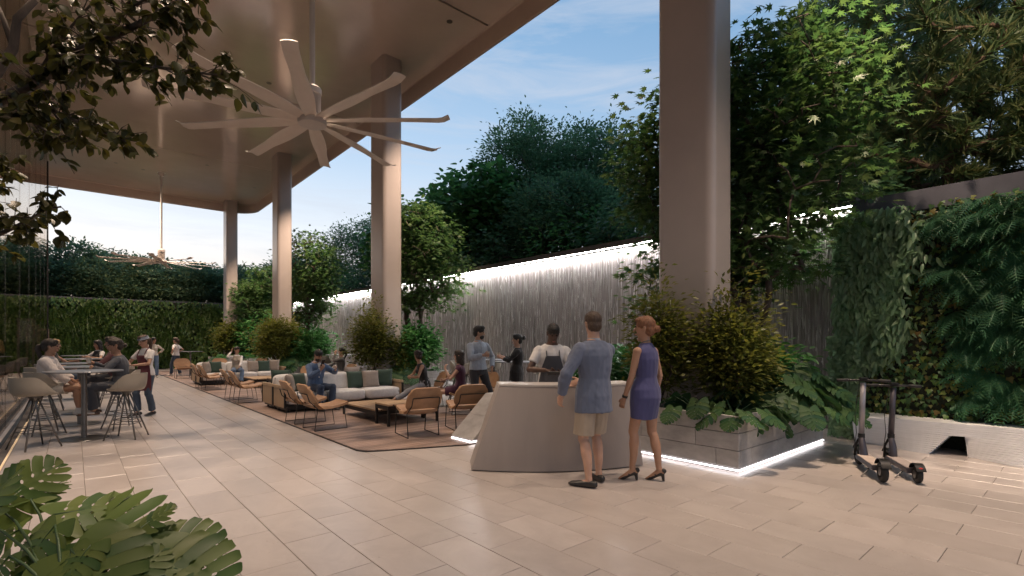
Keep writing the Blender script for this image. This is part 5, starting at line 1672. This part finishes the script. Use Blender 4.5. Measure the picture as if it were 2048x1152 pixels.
        for u in us:
            for a, b in zip(prof[:-1], prof[1:]):
                if u <= b[0] + 1e-6:
                    r = a[1] + (b[1] - a[1]) * (u - a[0]) / (b[0] - a[0]); break
            if straight: r = max(r, straight)
            p = s.hj[g].lerp(s.kn[g], u) if u <= 1 else s.kn[g].lerp(s.an[g], u - 1)
            if 1.1 < u < 1.7: p = p + bk * (.016 * k)
            P.append(p); Rr.append((r + off) * k)
        mb.loft(P, Rr, side=s.side, n=14, cap=cap)
        if u0 < 1 < u1:
            r = (.055 + off) * k; mb.ell(s.kn[g], (r, r, r), 10, 8)
    def hand(s, mb, g):
        k = s.k * (1 if s.sex == 'm' else .9)
        fa = (s.wr[g] - s.el[g]).normalized()
        d = fa if s.hd[g] is None else (Vector(s.hd[g][0])).normalized()
        pn = Vector((-g, .15, 0)) if s.hd[g] is None else Vector(s.hd[g][1])     # palm faces this way
        pn = (pn - d * pn.dot(d)).normalized(); w = d.cross(pn)                  # w: across the palm
        th = 1 if w.dot(s.fwd + Vector((0, 0, .4 if s.hd[g] else 0))) > 0 else -1
        a = s.wr[g]
        mb.loft([a - fa * .02, a + d * .03 * k, a + d * .085 * k], [(.026 * k, .021 * k), (.036 * k, .017 * k), (.040 * k, .014 * k)], side=w, n=10, cap='round')
        for i, q in enumerate((-.030, -.010, .010, .030)):
            l_ = (.070, .080, .076, .060)[i if th < 0 else 3 - i] * k
            c = s.curl + .08 * i
            p0 = a + d * .08 * k + w * (q * k)
            p1 = p0 + (d * math.cos(c * .6) + pn * math.sin(c * .6)) * l_ * .5
            p2 = p1 + (d * math.cos(c * 1.7) + pn * math.sin(c * 1.7)) * l_ * .5
            mb.loft([p0 - d * .015, p0, p1, p2], [.0095 * k, .0095 * k, .009 * k, .0078 * k], n=8, cap='round')
        p0 = a + d * .025 * k + w * (th * .03 * k)
        p1 = p0 + (d * .75 + w * th * .65 + pn * .35).normalized() * .04 * k; p2 = p1 + (d * .9 + w * th * .2 + pn * .45).normalized() * .033 * k
        mb.loft([p0, p1, p2], [.013 * k, .011 * k, .0095 * k], n=8, cap='round')
        s.grip = getattr(s, 'grip', {}); s.grip[g] = a + d * .085 * k + pn * .035 * k
    def body(s):
        k = s.k; mb = MB(); tab = TORSO[s.sex]
        s.torso(mb, -.13, .62, n=16)
        for g in (-1, 1):
            s.arm(mb, g, 0, 2); s.hand(mb, g); s.leg(mb, g, 0, 2, cap='round')
            d = s.foot_dir(g); a = s.an[g]
            sole = -Vector((0, 0, 1)); sole = (sole - d * sole.dot(d)).normalized()
            mb.loft([a - d * .03 * k + sole * .035 * k, a + d * .04 * k + sole * .035 * k, a + d * .12 * k + sole * .05 * k, a + d * .175 * k + sole * .056 * k],
                    [(.03 * k, .032 * k), (.034 * k, .036 * k), (.040 * k, .024 * k), (.034 * k, .015 * k)], side=s.side, n=10, cap='round')
        # neck and head
        mb.loft([s.T(.52), s.H(0, -.02, -.05)], [(.056 if s.sex == 'm' else .047) * k] * 2, side=s.side, n=12, cap='flat')
        hz_ = [(-.118, .022, .022, .052), (-.098, .044, .050, .030), (-.06, .060, .076, .012), (-.02, .068, .090, .003), (.03, .074, .098, -.004), (.07, .070, .092, -.008), (.10, .052, .070, -.010), (.118, .025, .035, -.010)]
        mb.loft([s.H(0, y, z) for z, a, b, y in hz_], [(a * k, b * k) for z, a, b, y in hz_], side=s.hs, n=16, cap='round')
        mb.loft([s.H(0, .086, .022), s.H(0, .106, -.018), s.H(0, .112, -.032)], [(.009 * k, .010 * k), (.013 * k, .012 * k), (.017 * k, .010 * k)], side=s.hs, n=8, cap='round')
        mb.loft([s.H(-.028, .083, .040), s.H(.028, .083, .040)], [.011 * k, .011 * k], side=s.hu, n=8, cap='round')       # brow ridge
        mb.loft([s.H(-.016, .090, -.068), s.H(.016, .090, -.068)], [.009 * k, .009 * k], side=s.hu, n=8, cap='round')     # mouth
        for g in (-1, 1):
            mb.loft([s.H(g * .074, -.005, -.025), s.H(g * .080, -.012, .02)], [(.012 * k, .008 * k), (.018 * k, .009 * k)], side=s.hf, n=8, cap='round')
        b = remesh('body', mb, s.vox * .85, 2, s.skin, s.o)
        for g in (-1, 1):
            q = MB().ell((0, 0, 0), (.013 * k, .007 * k, .008 * k), 8, 6)
            q.v = [tuple(s.H(g * .030, .089, .018) + s.hs * v[0] + s.hf * v[1] + s.hu * v[2]) for v in q.v]
            q.build('eye', M['eye'], b, smooth=True)
        q = MB().ell((0, 0, 0), (.022 * k, .007 * k, .009 * k), 8, 6)
        q.v = [tuple(s.H(0, .0965, -.068) + s.hs * v[0] + s.hf * v[1] + s.hu * v[2]) for v in q.v]
        q.build('mouth', M['lips'], b, smooth=True)
        s.b = b
    def hell(s, mb, c, r, n=14, m=10):
        q = MB().ell((0, 0, 0), tuple(x * s.k for x in r), n, m)
        mb.add([s.H(*c) + s.hs * v[0] + s.hf * v[1] + s.hu * v[2] for v in q.v], q.f)
    def brows(s, col):
        q = MB()
        for g in (-1, 1):
            q.tube([s.H(g * .014, .097, .043), s.H(g * .032, .096, .048), s.H(g * .048, .082, .042)], .0048 * s.k, 5)
        q.build('eyebrows', HR[col], s.b); return s
    def hair(s, style, col):
        mb = MB()
        if style == 'short':
            s.hell(mb, (0, -.014, .050), (.086, .108, .094)); s.hell(mb, (0, .035, .095), (.066, .066, .046))
        elif style == 'crop':
            s.hell(mb, (0, -.012, .048), (.0835, .107, .092)); s.hell(mb, (0, -.048, -.015), (.075, .068, .07)); s.hell(mb, (0, .035, .09), (.062, .06, .042))
        elif style == 'swept':
            s.hell(mb, (0, -.014, .054), (.089, .112, .098)); s.hell(mb, (0, .055, .105), (.068, .055, .044)); s.hell(mb, (0, -.06, .0), (.080, .064, .085))
        elif style in ('bun', 'pony', 'lowbun'):
            s.hell(mb, (0, -.015, .048), (.087, .109, .095)); s.hell(mb, (0, -.05, -.01), (.078, .068, .078)); s.hell(mb, (0, .038, .088), (.066, .062, .044))
            if style == 'bun': s.hell(mb, (0, -.145, .055), (.046, .042, .044))
            if style == 'lowbun': s.hell(mb, (0, -.135, .0), (.042, .038, .040))
            if style == 'pony':
                mb.loft([s.H(0, -.10, .03), s.H(0, -.15, .01), s.H(0, -.15, -.07), s.H(0, -.12, -.16), s.H(0, -.11, -.22)], [.026, .034, .036, .028, .010], n=10)
        elif style == 'long':
            s.hell(mb, (0, -.014, .048), (.090, .110, .096)); s.hell(mb, (0, .038, .088), (.066, .062, .044))
            mb.loft([s.H(0, -.045, .04), s.H(0, -.06, -.06), s.H(0, -.075, -.15), s.H(0, -.07, -.25)], [(.084, .066), (.090, .062), (.092, .052), (.06, .03)], side=s.hs, n=14)
            for g in (-1, 1):
                mb.loft([s.H(g * .066, .02, .05), s.H(g * .076, .0, -.05), s.H(g * .078, -.01, -.14)], [(.02, .04), (.02, .045), (.015, .03)], side=s.hs, n=8)
        remesh('hair', mb, s.vox * .8, 2, HR[col], s.o)
        s.brows('dark' if col != 'black' else 'black')
        return s
    def beard(s, col):
        mb = MB(); s.hell(mb, (0, .036, -.078), (.060, .062, .050)); s.hell(mb, (0, .10, -.052), (.026, .012, .006))
        remesh('beard', mb, s.vox * .8, 2, HR[col], s.o); return s
    def top(s, col, t0=-.06, sleeve=.55, off=.013, flare=0, t1=.52, name='shirt', width=0, slim=1.0):
        mb = MB(); s.torso(mb, t0, t1, off=off, flare=flare, cap='flat')
        if sleeve:
            for g in (-1, 1): s.arm(mb, g, 0, sleeve, off=off * .7 + width)
        s.tp = remesh(name, mb, s.vox * .9, 2, CL[col], s.o)
        return s
    def trousers(s, col, end=1.93, off=.012, straight=.058, name='trousers', t1=.10):
        mb = MB(); s.torso(mb, -.12, t1, off=off - .002)
        for g in (-1, 1): s.leg(mb, g, 0, end, off=off, straight=straight)
        remesh(name, mb, s.vox * .95, 2, CL[col], s.o); return s
    def dress(s, col, hem=.5, sleeve=0, off=.012, t1=.50, name='dress', top=True):
        mb = MB()
        if top:
            s.torso(mb, -.05, t1, off=off)
            for g in (-1, 1):
                r = .062 * s.k; 
                if sleeve: s.arm(mb, g, 0, sleeve, off=.012)
        else: s.torso(mb, -.05, .10, off=off)
        if s.seated:
            for g in (-1, 1): s.leg(mb, g, 0, hem, off=.022, straight=.07)
            m0 = (s.hj[-1] + s.hj[1]) / 2; m1 = (s.kn[-1] + s.kn[1]) / 2
            mb.loft([m0, m0.lerp(m1, hem)], [.088 * s.k, .075 * s.k], side=s.side, n=10, cap='flat')
            mb.ell(s.hip - Vector((0, 0, .02)), (.185 * s.k, .14 * s.k, .11 * s.k))
        else:
            P = [s.T(.12), s.T(.02), s.hip + Vector((0, 0, -.06))]; 
            e = (s.kn[-1] + s.kn[1]) / 2; h = (s.hj[-1] + s.hj[1]) / 2
            P += [h.lerp(e, hem * .5), h.lerp(e, hem)]
            a = interp(TORSO[s.sex], .12); wd = (s.kn[1] - s.kn[-1]).length / 2
            mb.loft(P, [((a[0] + off) * s.k, (a[1] + off) * s.k), (.190 * s.k, .135 * s.k), (.198 * s.k, .148 * s.k), (.192 * s.k, .138 * s.k), (.178 * s.k, .122 * s.k)], side=s.side, n=18, cap='flat')
        remesh(name, mb, s.vox * .9, 2, CL[col], s.o); return s
    def patch(s, col, rows, off=.028, name='apron', m=None, thick=.006, ang=None):
        """panel on the front of the torso: rows of (t, half width)"""
        tab = TORSO[s.sex]
        def f(u, v):
            x = v * (len(rows) - 1); i = min(int(x), len(rows) - 2); q = x - i
            t = rows[i][0] + (rows[i + 1][0] - rows[i][0]) * q; hw = rows[i][1] + (rows[i + 1][1] - rows[i][1]) * q
            a, b = interp(tab, max(t, -.02)); a = (a * s.fat + off); b = (b * s.fat + off)
            if s.sex == 'f' and .2 < t < .45: b += .038 * math.sin(math.pi * (t - .2) / .25)
            ag = (2 * u - 1) * hw / a if hw < a else (2 * u - 1) * min(1.7, hw / a)
            return s.T(t) + (s.side * (math.sin(ag) * a) + s.fwd * (math.cos(ag) * b - .012 * math.sin(max(0, t) * 6))) * s.k
        q = MB(); q.grid(f, 14, 18, thick)
        return q.build(name, CL[col] if m is None else m, s.o, smooth=R(60))
    def straps(s, col, t=.38, w=.085):
        q = MB()
        for g in (-1, 1):
            a, b = interp(TORSO[s.sex], t)
            q.tube([s.T(t) + s.side * (g * w * s.k) + s.fwd * (b + .03) * s.k, s.T(.47) + s.side * (g * .082 * s.k) + s.fwd * .072 * s.k, s.T(.535) + s.side * (g * .070 * s.k) - s.fwd * .01 * s.k, s.T(.53) - s.fwd * .075 * s.k], .009, 6)
        q.build('apron_straps', CL[col], s.o); return s
    def collar(s, col, t=.512, r=.072):
        mb = MB(); n = 20
        f = lambda u, v: s.T(t + .04 * v) + (s.side * math.cos(2 * math.pi * u) * (r - .006 * v) + s.fwd * math.sin(2 * math.pi * u) * (r - .004 * v)) * s.k
        mb.grid(f, n, 3, .006); mb.build('collar', CL[col], s.o, smooth=R(60)); return s
    def shoes(s, m, kind='low'):
        k = s.k
        for g in (-1, 1):
            mb = MB(); d = s.foot_dir(g); a = s.an[g]; sole = -Vector((0, 0, 1)); sole = (sole - d * sole.dot(d)).normalized(); w = d.cross(sole)
            if kind == 'pump':
                mb.loft([a - d * .045 * k + sole * .030 * k, a - d * .0 + sole * .045 * k, a + d * .06 * k + sole * .055 * k, a + d * .125 * k + sole * .056 * k, a + d * .185 * k + sole * .062 * k],
                        [(.026 * k, .030 * k), (.033 * k, .026 * k), (.037 * k, .018 * k), (.041 * k, .026 * k), (.030 * k, .016 * k)], side=w, n=12)
                h = a - d * .040 * k
                mb.loft([h + Vector((0, 0, -.03)), Vector((h.x, h.y, .004)) - Vector((d.x, d.y, 0)) * .012], [(.020, .022), (.013, .015)], side=w, n=10, cap='flat')
                mb.tube([a + d * .055 * k + w * .036 * k + sole * .04 * k, a + d * .045 * k - sole * .0, a + d * .055 * k - w * .036 * k + sole * .04 * k], .007, 6)
            else:
                up_ = .050 if kind == 'low' else .085
                mb.loft([a - d * .055 * k + sole * .036 * k, a - d * .02 * k + sole * .034 * k, a + d * .06 * k + sole * .042 * k, a + d * .13 * k + sole * .050 * k, a + d * .185 * k + sole * .054 * k, a + d * .21 * k + sole * .058 * k],
                        [(.034 * k, .036 * k), (.038 * k, .040 * k), (.042 * k, .034 * k), (.046 * k, .028 * k), (.040 * k, .022 * k), (.024 * k, .014 * k)], side=w, n=12)
                if kind == 'high': mb.loft([a + sole * .03, a - sole * .05 * k], [.046 * k, .047 * k], side=w, n=12, cap='flat')
            remesh('shoe', mb, s.vox * .8, 2, m, s.o)
        return s
    def world(s, p):
        a = s.o.rotation_euler.z; c, q = math.cos(a), math.sin(a)
        return (s.o.location.x + p.x * c - p.y * q, s.o.location.y + p.x * q + p.y * c, s.o.location.z + p.z)

def cup(label, p, r=.036, h=.10, m=None):
    o = thing('paper_cup', label, 'cup', (p[0], p[1], p[2] - h * .5), 0, 'cups held by guests')
    MB().lathe([(r * .75, 0), (r, h), (r * 1.06, h + .003), (r * 1.06, h + .007), (r * .96, h + .007), (r * .70, .004)], n=20).build('cup_wall', m or M['cup'], o, smooth=R(40))
    MB().lathe([(.0, h * .8), (r * .88, h * .8), (r * .88, h * .81), (0, h * .81)], n=16).build('drink', M['shoe_brown'], o)
def slab(name, label, cat, p, yaw, w, d, t, tilt, m):
    o = tag(MB().box(-w / 2, w / 2, -d / 2, d / 2, -t / 2, t / 2).build(name, m, bevel=.004), label, cat)
    o.location = p; o.rotation_euler = (R(tilt), 0, R(yaw - 90)); return o

# 1-2: the couple at the desk
P_ = Person('man seen from behind in light blue blazer and beige shorts at the desk', (4.13, 3.44, 0), 78, h=1.83, vox=.009, head=(-14, 4), LW=(-.33, .12, .93), LE=(-.8, -.5, 0), RW=(.08, .34, 1.06), RE=(.9, -.5, -.3),
            LA=(-.13, -.09, .08), RA=(.11, .05, .08), toes=(30, -6), LK=(-.1, 1, 0), RK=(.1, 1, 0), fat=.97)
P_.hair('crop', 'brown').trousers('shorts', end=.90, off=.020, straight=.086, name='shorts').top('blazer', t0=-.19, sleeve=1.88, off=.031, flare=.07, t1=.515, name='blazer').collar('blue_shirt', .508, .070)
q = MB(); 
for g in (-1, 1): pass
P_.shoes(M['shoe_black'])
P_.collar('blazer', .488, .086)
# back vent seam of the blazer
q = MB(); q.tube([P_.T(t) - P_.fwd * (interp(TORSO['m'], max(t, -.02))[1] + .026 + .03 * max(0, .12 - t)) * P_.k * .99 for t in (.47, .36, .24, .12, 0, -.1, -.19)], .0028, 4); q.build('back_seam', CL['navy_trouser'], P_.o)
P_ = Person('woman seen from behind in sleeveless blue dress and black heels at the desk', (4.66, 3.16, 0), 88, h=1.74, sex='f', skin_='tan', vox=.009, head=(30, -2), LW=(-.19, .14, .885), LE=(-.5, -.8, 0), RW=(.20, .04, .88), RE=(.4, -.8, 0),
            LA=(-.10, .10, .125), RA=(.10, -.10, .125), toes=(26, 14), LK=(-.05, 1, 0), RK=(.05, 1, 0), heel=.055, footpitch=(24, 24), fat=1.0)
P_.hair('lowbun', 'red').dress('blue_dress', hem=.62, t1=.515, off=.010).shoes(M['shoe_black'], 'pump')
w0, w1 = P_.wr[-1].lerp(P_.el[-1], .06), P_.wr[-1].lerp(P_.el[-1], .16)
MB().loft([w0, w1], [.030, .031], n=14, cap='flat').build('wrist_band', M['shoe_black'], P_.o)
q = MB(); q.grid(lambda u, v: P_.T(.520 + .010 * v - .02 * math.sin(2 * math.pi * u)) + (P_.side * math.cos(2 * math.pi * u) + P_.fwd * math.sin(2 * math.pi * u)) * .060, 20, 2, .003); q.build('necklace', M['steel'], P_.o)

# 3: waiter behind the desk
P_ = Person('waiter in white shirt and dark apron behind the desk looking down at a tablet', (4.86, 4.78, 0), 232, h=1.78, skin_='dark', vox=.009, lean=6, head=(4, 28), LW=(-.06, .34, 1.10), LE=(-.9, -.3, -.5), RW=(.11, .30, 1.13), RE=(.9, -.3, -.5),
            Lh=((.75, .5, .15), (0, -.2, 1)), Rh=((-.8, .35, -.1), (0, .1, -1)))
P_.hair('crop', 'black').trousers('trouser').top('white', sleeve=.62, off=.018, width=.006, t0=-.05).shoes(M['shoe_black'])
P_.patch('apron', [(.385, .095), (.30, .125), (.2, .17), (.1, .20), (-.02, .24), (-.2, .25), (-.38, .25)], off=.030); P_.straps('apron', .375, .085)
a = P_.world(Vector((.0, .42, 1.10))); slab('tablet', 'small grey tablet held by the waiter behind the desk', 'tablet', a, 232, .20, .14, .012, 18, M['steel'])

# 4: man with cup
P_ = Person('bearded man in light blue shirt standing with a paper cup, dark trousers', (6.10, 8.05, .016), 262, h=1.80, skin_='warm', vox=.010, head=(55, 2), RW=(.04, .30, 1.22), RE=(.9, -.4, -.4), LW=(-.29, .06, .95), LE=(-1, -.7, 0),
            RA=(.10, 0, .08), LA=(-.30, .10, .08), Rh=((-.9, .25, .05), (0, -.9, .1)), Lh=((.25, .25, -1), (1, 0, .2)), curl=.9, fat=1.0)
P_.hair('swept', 'black').beard('black').trousers('trouser', straight=.066).top('blue_shirt', sleeve=1.88, off=.018, width=.006, t0=-.03).collar('blue_shirt').shoes(M['shoe_black'])
q = MB(); q.tube([P_.T(t) + P_.fwd * (interp(TORSO['m'], t)[1] + .020) * P_.k for t in (.5, .4, .3, .2, .1, 0)], .004, 4); q.build('button_placket', CL['blue_shirt'], P_.o)
cup('white paper cup in the hand of the man in the light blue shirt', P_.world(P_.grip[1]), .038, .10)
# 5
P_ = Person('woman in black blazer with dark bun holding a paper cup by the water wall', (6.95, 7.85, 0), 140, h=1.68, sex='f', skin_='fair', vox=.010, head=(4, 0), lean=-3, LW=(-.06, .34, 1.17), LE=(-.8, -.5, -.5), RW=(.10, .33, 1.20), RE=(.8, -.5, -.5),
            Lh=((.5, .8, .3), (.6, -.4, .1)), Rh=((-.45, .8, .3), (-.7, -.4, .1)), curl=.9)
P_.hair('bun', 'black').trousers('trouser').top('black', t0=-.20, sleeve=1.55, off=.022, flare=.08, t1=.51, name='blazer').shoes(M['shoe_black'])
P_.patch('white', [(.50, .035), (.40, .03), (.22, .012)], off=.026, name='blouse_front')
cup('paper cup held up by the woman in black blazer', P_.world((P_.grip[1] + P_.grip[-1]) / 2), .036, .10)
# 6
P_ = Person('seated woman in black sleeveless top and grey trousers, leaning forward, looking right', (6.05, 10.0, .016), 165, h=1.70, sex='f', skin_='tan', seat=.42, vox=.010, lean=14, head=(-75, 4), LW=(-.03, .34, .68), RW=(.08, .32, .70), LE=(-.9, -.3, -.2), RE=(.9, -.3, -.2),
            LA=(-.06, .80, .16), RA=(.16, .78, .09), LK=(0, .6, 1), RK=(.1, .6, 1), curl=.7)
P_.hair('bun', 'dark').trousers('grey_trouser', end=1.82, straight=.05).top('black', sleeve=0, off=.011, t1=.50, t0=-.1)
# 7
P_ = Person('seated woman in purple dress with hand at her chin and tablet on her lap', (6.02, 8.55, .016), 140, h=1.72, sex='f', skin_='fair', seat=.42, vox=.010, lean=2, head=(-6, -4), LW=(-.12, .30, .92), LE=(-.5, .0, -1), RW=(.10, .36, .68), RE=(.9, -.4, -.2),
            Lh=((.1, -.1, 1), (.6, -.6, .2)), LA=(-.02, .55, .09), RA=(.12, .62, .12), curl=.8)
P_.hair('long', 'dark').dress('purple', hem=.72, sleeve=.22, t1=.50).shoes(M['shoe_black'], 'pump')
a = P_.world(Vector((.02, .42, .66))); slab('tablet', 'black tablet on the lap of the woman in the purple dress', 'tablet', a, 135, .17, .24, .010, 6, M['screen'])
# 8
P_ = Person('bearded man in blue suit sitting on the nearest sofa reading his phone', (4.02, 11.25, .016), 285, h=1.78, skin_='tan', seat=.40, vox=.010, lean=6, head=(-8, 24), RW=(.10, .36, .88), RE=(.8, -.4, -.6), LW=(-.28, .34, .86), LE=(-.9, -.4, -.5),
            Rh=((-.3, .4, .8), (-.2, -.9, .3)), Lh=((.3, .6, .7), (.8, -.3, .2)), LA=(-.10, .46, .09), RA=(.18, .42, .09), curl=.9)
P_.hair('crop', 'black').beard('black').trousers('navy_trouser', straight=.062).top('blue_suit', t0=-.10, sleeve=1.9, off=.024, name='jacket', t1=.51).shoes(M['shoe_black'])
P_.patch('white', [(.515, .045), (.40, .04), (.2, .012)], off=.028, name='shirt_front').name
P_.collar('white')
a = P_.world(P_.grip[1] + Vector((0, .0, .05))); slab('phone', 'black phone in the hand of the man in blue suit', 'phone', a, 285, .075, .15, .010, 70, M['screen'])
cup('small paper cup in the left hand of the man in blue suit', P_.world(P_.grip[-1]), .032, .08)
# 9
P_ = Person('woman in grey jacket with ponytail on the phone, seated behind the nearest sofas', (6.10, 15.0, .016), 160, h=1.70, sex='f', skin_='fair', seat=.42, vox=.012, lean=-6, head=(0, -4), LW=(-.17, .13, 1.13), LE=(-.4, .4, -1), RW=(.12, .42, .66), RE=(.9, -.3, 0), Lh=((.1, -.3, 1), (.9, 0, 0)))
P_.hair('pony', 'black').trousers('trouser').top('grey_jacket', t0=-.10, sleeve=1.9, off=.022, name='jacket', t1=.51).shoes(M['shoe_black'])
P_.patch('white', [(.50, .04), (.40, .035), (.15, .012)], off=.027, name='blouse_front')
# 10
P_ = Person('woman in jeans and tan vest on the phone, sitting on the far sofa', (4.35, 19.85, .016), 262, h=1.70, sex='f', skin_='warm', seat=.42, vox=.012, lean=4, head=(20, 0), RW=(.17, .13, 1.13), RE=(.5, .4, -1), LW=(-.06, .44, .62), LE=(-.9, -.3, 0), Rh=((-.1, -.3, 1), (-.9, 0, 0)), LA=(-.1, .5, .09), RA=(.12, .46, .09))
P_.hair('lowbun', 'dark').trousers('jeans').top('white', sleeve=1.9, off=.014).top('tan_cloth', sleeve=0, off=.026, name='vest', t0=-.02, t1=.48).shoes(M['shoe_white'])
# 11, 12
P_ = Person('woman in cream top and jeans standing by the ivy wall, hands behind her back', (2.5, 25.6, 0), 268, h=1.70, sex='f', skin_='tan', vox=.013, head=(30, 0), LW=(-.16, -.12, .98), RW=(.16, -.12, .98), LE=(-1, -.3, 0), RE=(1, -.3, 0), LA=(-.10, .12, .08), RA=(.11, -.04, .08))
P_.hair('long', 'black').trousers('jeans', straight=.062).top('cream', sleeve=1.6, off=.016, t0=.02).shoes(M['shoe_white'])
P_ = Person('woman in white shirt, hands on hips, facing left near the ivy wall', (3.32, 25.9, .016), 140, h=1.68, sex='f', skin_='warm', vox=.013, head=(0, 0), LW=(-.20, .06, 1.0), RW=(.20, .06, 1.0), LE=(-1, -.7, 0), RE=(1, -.7, 0), LA=(-.1, .14, .08), RA=(.1, -.12, .08))
P_.hair('pony', 'brown').trousers('dark_jeans').top('white', sleeve=.6, off=.016, t0=.0).shoes(M['shoe_white'])
# 13 waitress
P_ = Person('waitress in maroon apron and grey headband standing with a notepad', (1.10, 12.6, 0), 222, h=1.66, sex='f', skin_='warm', vox=.010, head=(-8, 16), LW=(-.02, .30, 1.03), LE=(-.9, -.3, -.5), RW=(.16, .24, .98), RE=(.9, -.3, -.3), Lh=((.9, .2, .05), (0, -.1, 1)), Rh=((-.3, .9, .1), (-.6, 0, .8)),
            LA=(-.11, -.05, .08), RA=(.10, .08, .08), toes=(5, -14))
P_.hair('pony', 'brown').trousers('dark_jeans').top('white', sleeve=.62, off=.016, width=.006).shoes(M['shoe_black'])
P_.patch('maroon_apron', [(.37, .09), (.28, .12), (.16, .16), (.05, .20), (-.1, .24), (-.25, .24), (-.38, .235)], off=.026); P_.straps('maroon_apron', .36, .08)
q = MB(); q.grid(lambda u, v: P_.H(math.cos(2 * math.pi * u) * (.094 - .012 * v), -.012 + math.sin(2 * math.pi * u) * (.118 - .016 * v), .050 + .060 * v), 24, 4, .004); q.build('headband', CL['headband'], P_.o, smooth=True)
a = P_.world(Vector((.06, .40, 1.05))); slab('notepad', 'pale notepad in the hands of the waitress', 'notepad', a, 222, .12, .18, .010, 10, M['cup'])
# 14-19 people on stools
ST = .76
P_ = Person('smiling woman in white sweater and skirt sitting at the nearest bar table', (-.33, 11.15, 0), -14, h=1.70, sex='f', skin_='tan', seat=ST - .10, vox=.010, lean=2, head=(8, 2), LW=(-.10, .32, .84), RW=(.12, .36, .80), LE=(-.9, -.4, -.2), RE=(.9, -.4, -.2), LA=(-.02, .50, .33), RA=(.06, .42, .36), LK=(-.1, 1, .4), RK=(.1, 1, .4))
P_.hair('pony', 'dark').dress('cream', hem=.6, top=False, name='skirt').top('sweater', sleeve=1.7, off=.026, width=.02, t0=-.04, name='sweater').shoes(M['shoe_white'], 'high')
P_ = Person('person in dark blazer with low bun seen from behind, at the nearest bar table', (.62, 11.0, 0), 172, h=1.74, sex='f', skin_='tan', seat=ST - .10, vox=.010, lean=6, head=(10, 2), RW=(.06, .40, 1.14), RE=(.9, -.4, -.5), LW=(-.12, .36, 1.06), LE=(-.9, -.4, -.4), Rh=((-.5, .7, .4), (-.6, -.4, .2)), LA=(-.1, .36, .34), RA=(.12, .36, .34), curl=.9)
P_.hair('lowbun', 'dark').trousers('suit_dark', straight=.062).top('suit_dark', sleeve=1.9, off=.026, t0=-.16, flare=.08, name='blazer', t1=.50).shoes(M['shoe_brown'])
cup('white cup raised by the person in dark blazer at the nearest bar table', P_.world(P_.grip[1]), .038, .09)
P_ = Person('man in maroon shirt at the third bar table, back to the camera', (.66, 13.25, 0), 165, h=1.80, skin_='tan', seat=ST - .10, vox=.012, lean=5, head=(8, 2), LA=(-.1, .36, .34), RA=(.12, .36, .34), LW=(-.12, .38, 1.06), RW=(.12, .38, 1.06), LE=(-.9, -.4, -.4), RE=(.9, -.4, -.4))
P_.hair('short', 'dark').trousers('trouser').top('maroon', sleeve=1.9, off=.02).shoes(M['shoe_black'])
P_ = Person('blonde woman in dark sleeveless top smiling at the third bar table', (-.36, 14.9, 0), -10, h=1.72, sex='f', skin_='warm', seat=ST - .10, vox=.012, lean=2, head=(0, 0), LA=(-.05, .42, .34), RA=(.08, .42, .34), LW=(-.12, .38, 1.06), RW=(.12, .38, .9), LE=(-.9, -.4, -.4), RE=(.9, -.4, -.4))
P_.hair('bun', 'blonde').trousers('dark_jeans').top('black', sleeve=0, off=.012, t1=.50).shoes(M['shoe_white'])
P_ = Person('dark haired woman in black and white at the far bar table', (.55, 18.6, 0), 215, h=1.70, sex='f', skin_='tan', seat=ST - .10, vox=.013, lean=3, head=(0, 0), LA=(-.05, .38, .34), RA=(.08, .38, .34), LW=(-.12, .36, 1.06), RW=(.12, .36, 1.06), LE=(-.9, -.4, -.4), RE=(.9, -.4, -.4))
P_.hair('long', 'black').trousers('trouser').top('white', sleeve=.6, off=.016).top('black', sleeve=0, off=.024, t0=.06, t1=.5, name='vest').shoes(M['shoe_black'])
P_ = Person('blonde woman in dark sleeveless dress sitting behind the glass at the left edge', (-1.35, 17.2, 0), 150, h=1.70, sex='f', skin_='warm', seat=ST - .10, vox=.012, lean=2, head=(0, 4), LA=(-.05, .38, .34), RA=(.08, .38, .34), LW=(-.12, .36, .9), RW=(.12, .36, .9), LE=(-.9, -.4, -.2), RE=(.9, -.4, -.2))
P_.hair('long', 'blonde').dress('black', hem=.6).shoes(M['shoe_black'])
bpy.data.scenes.remove(TMP)
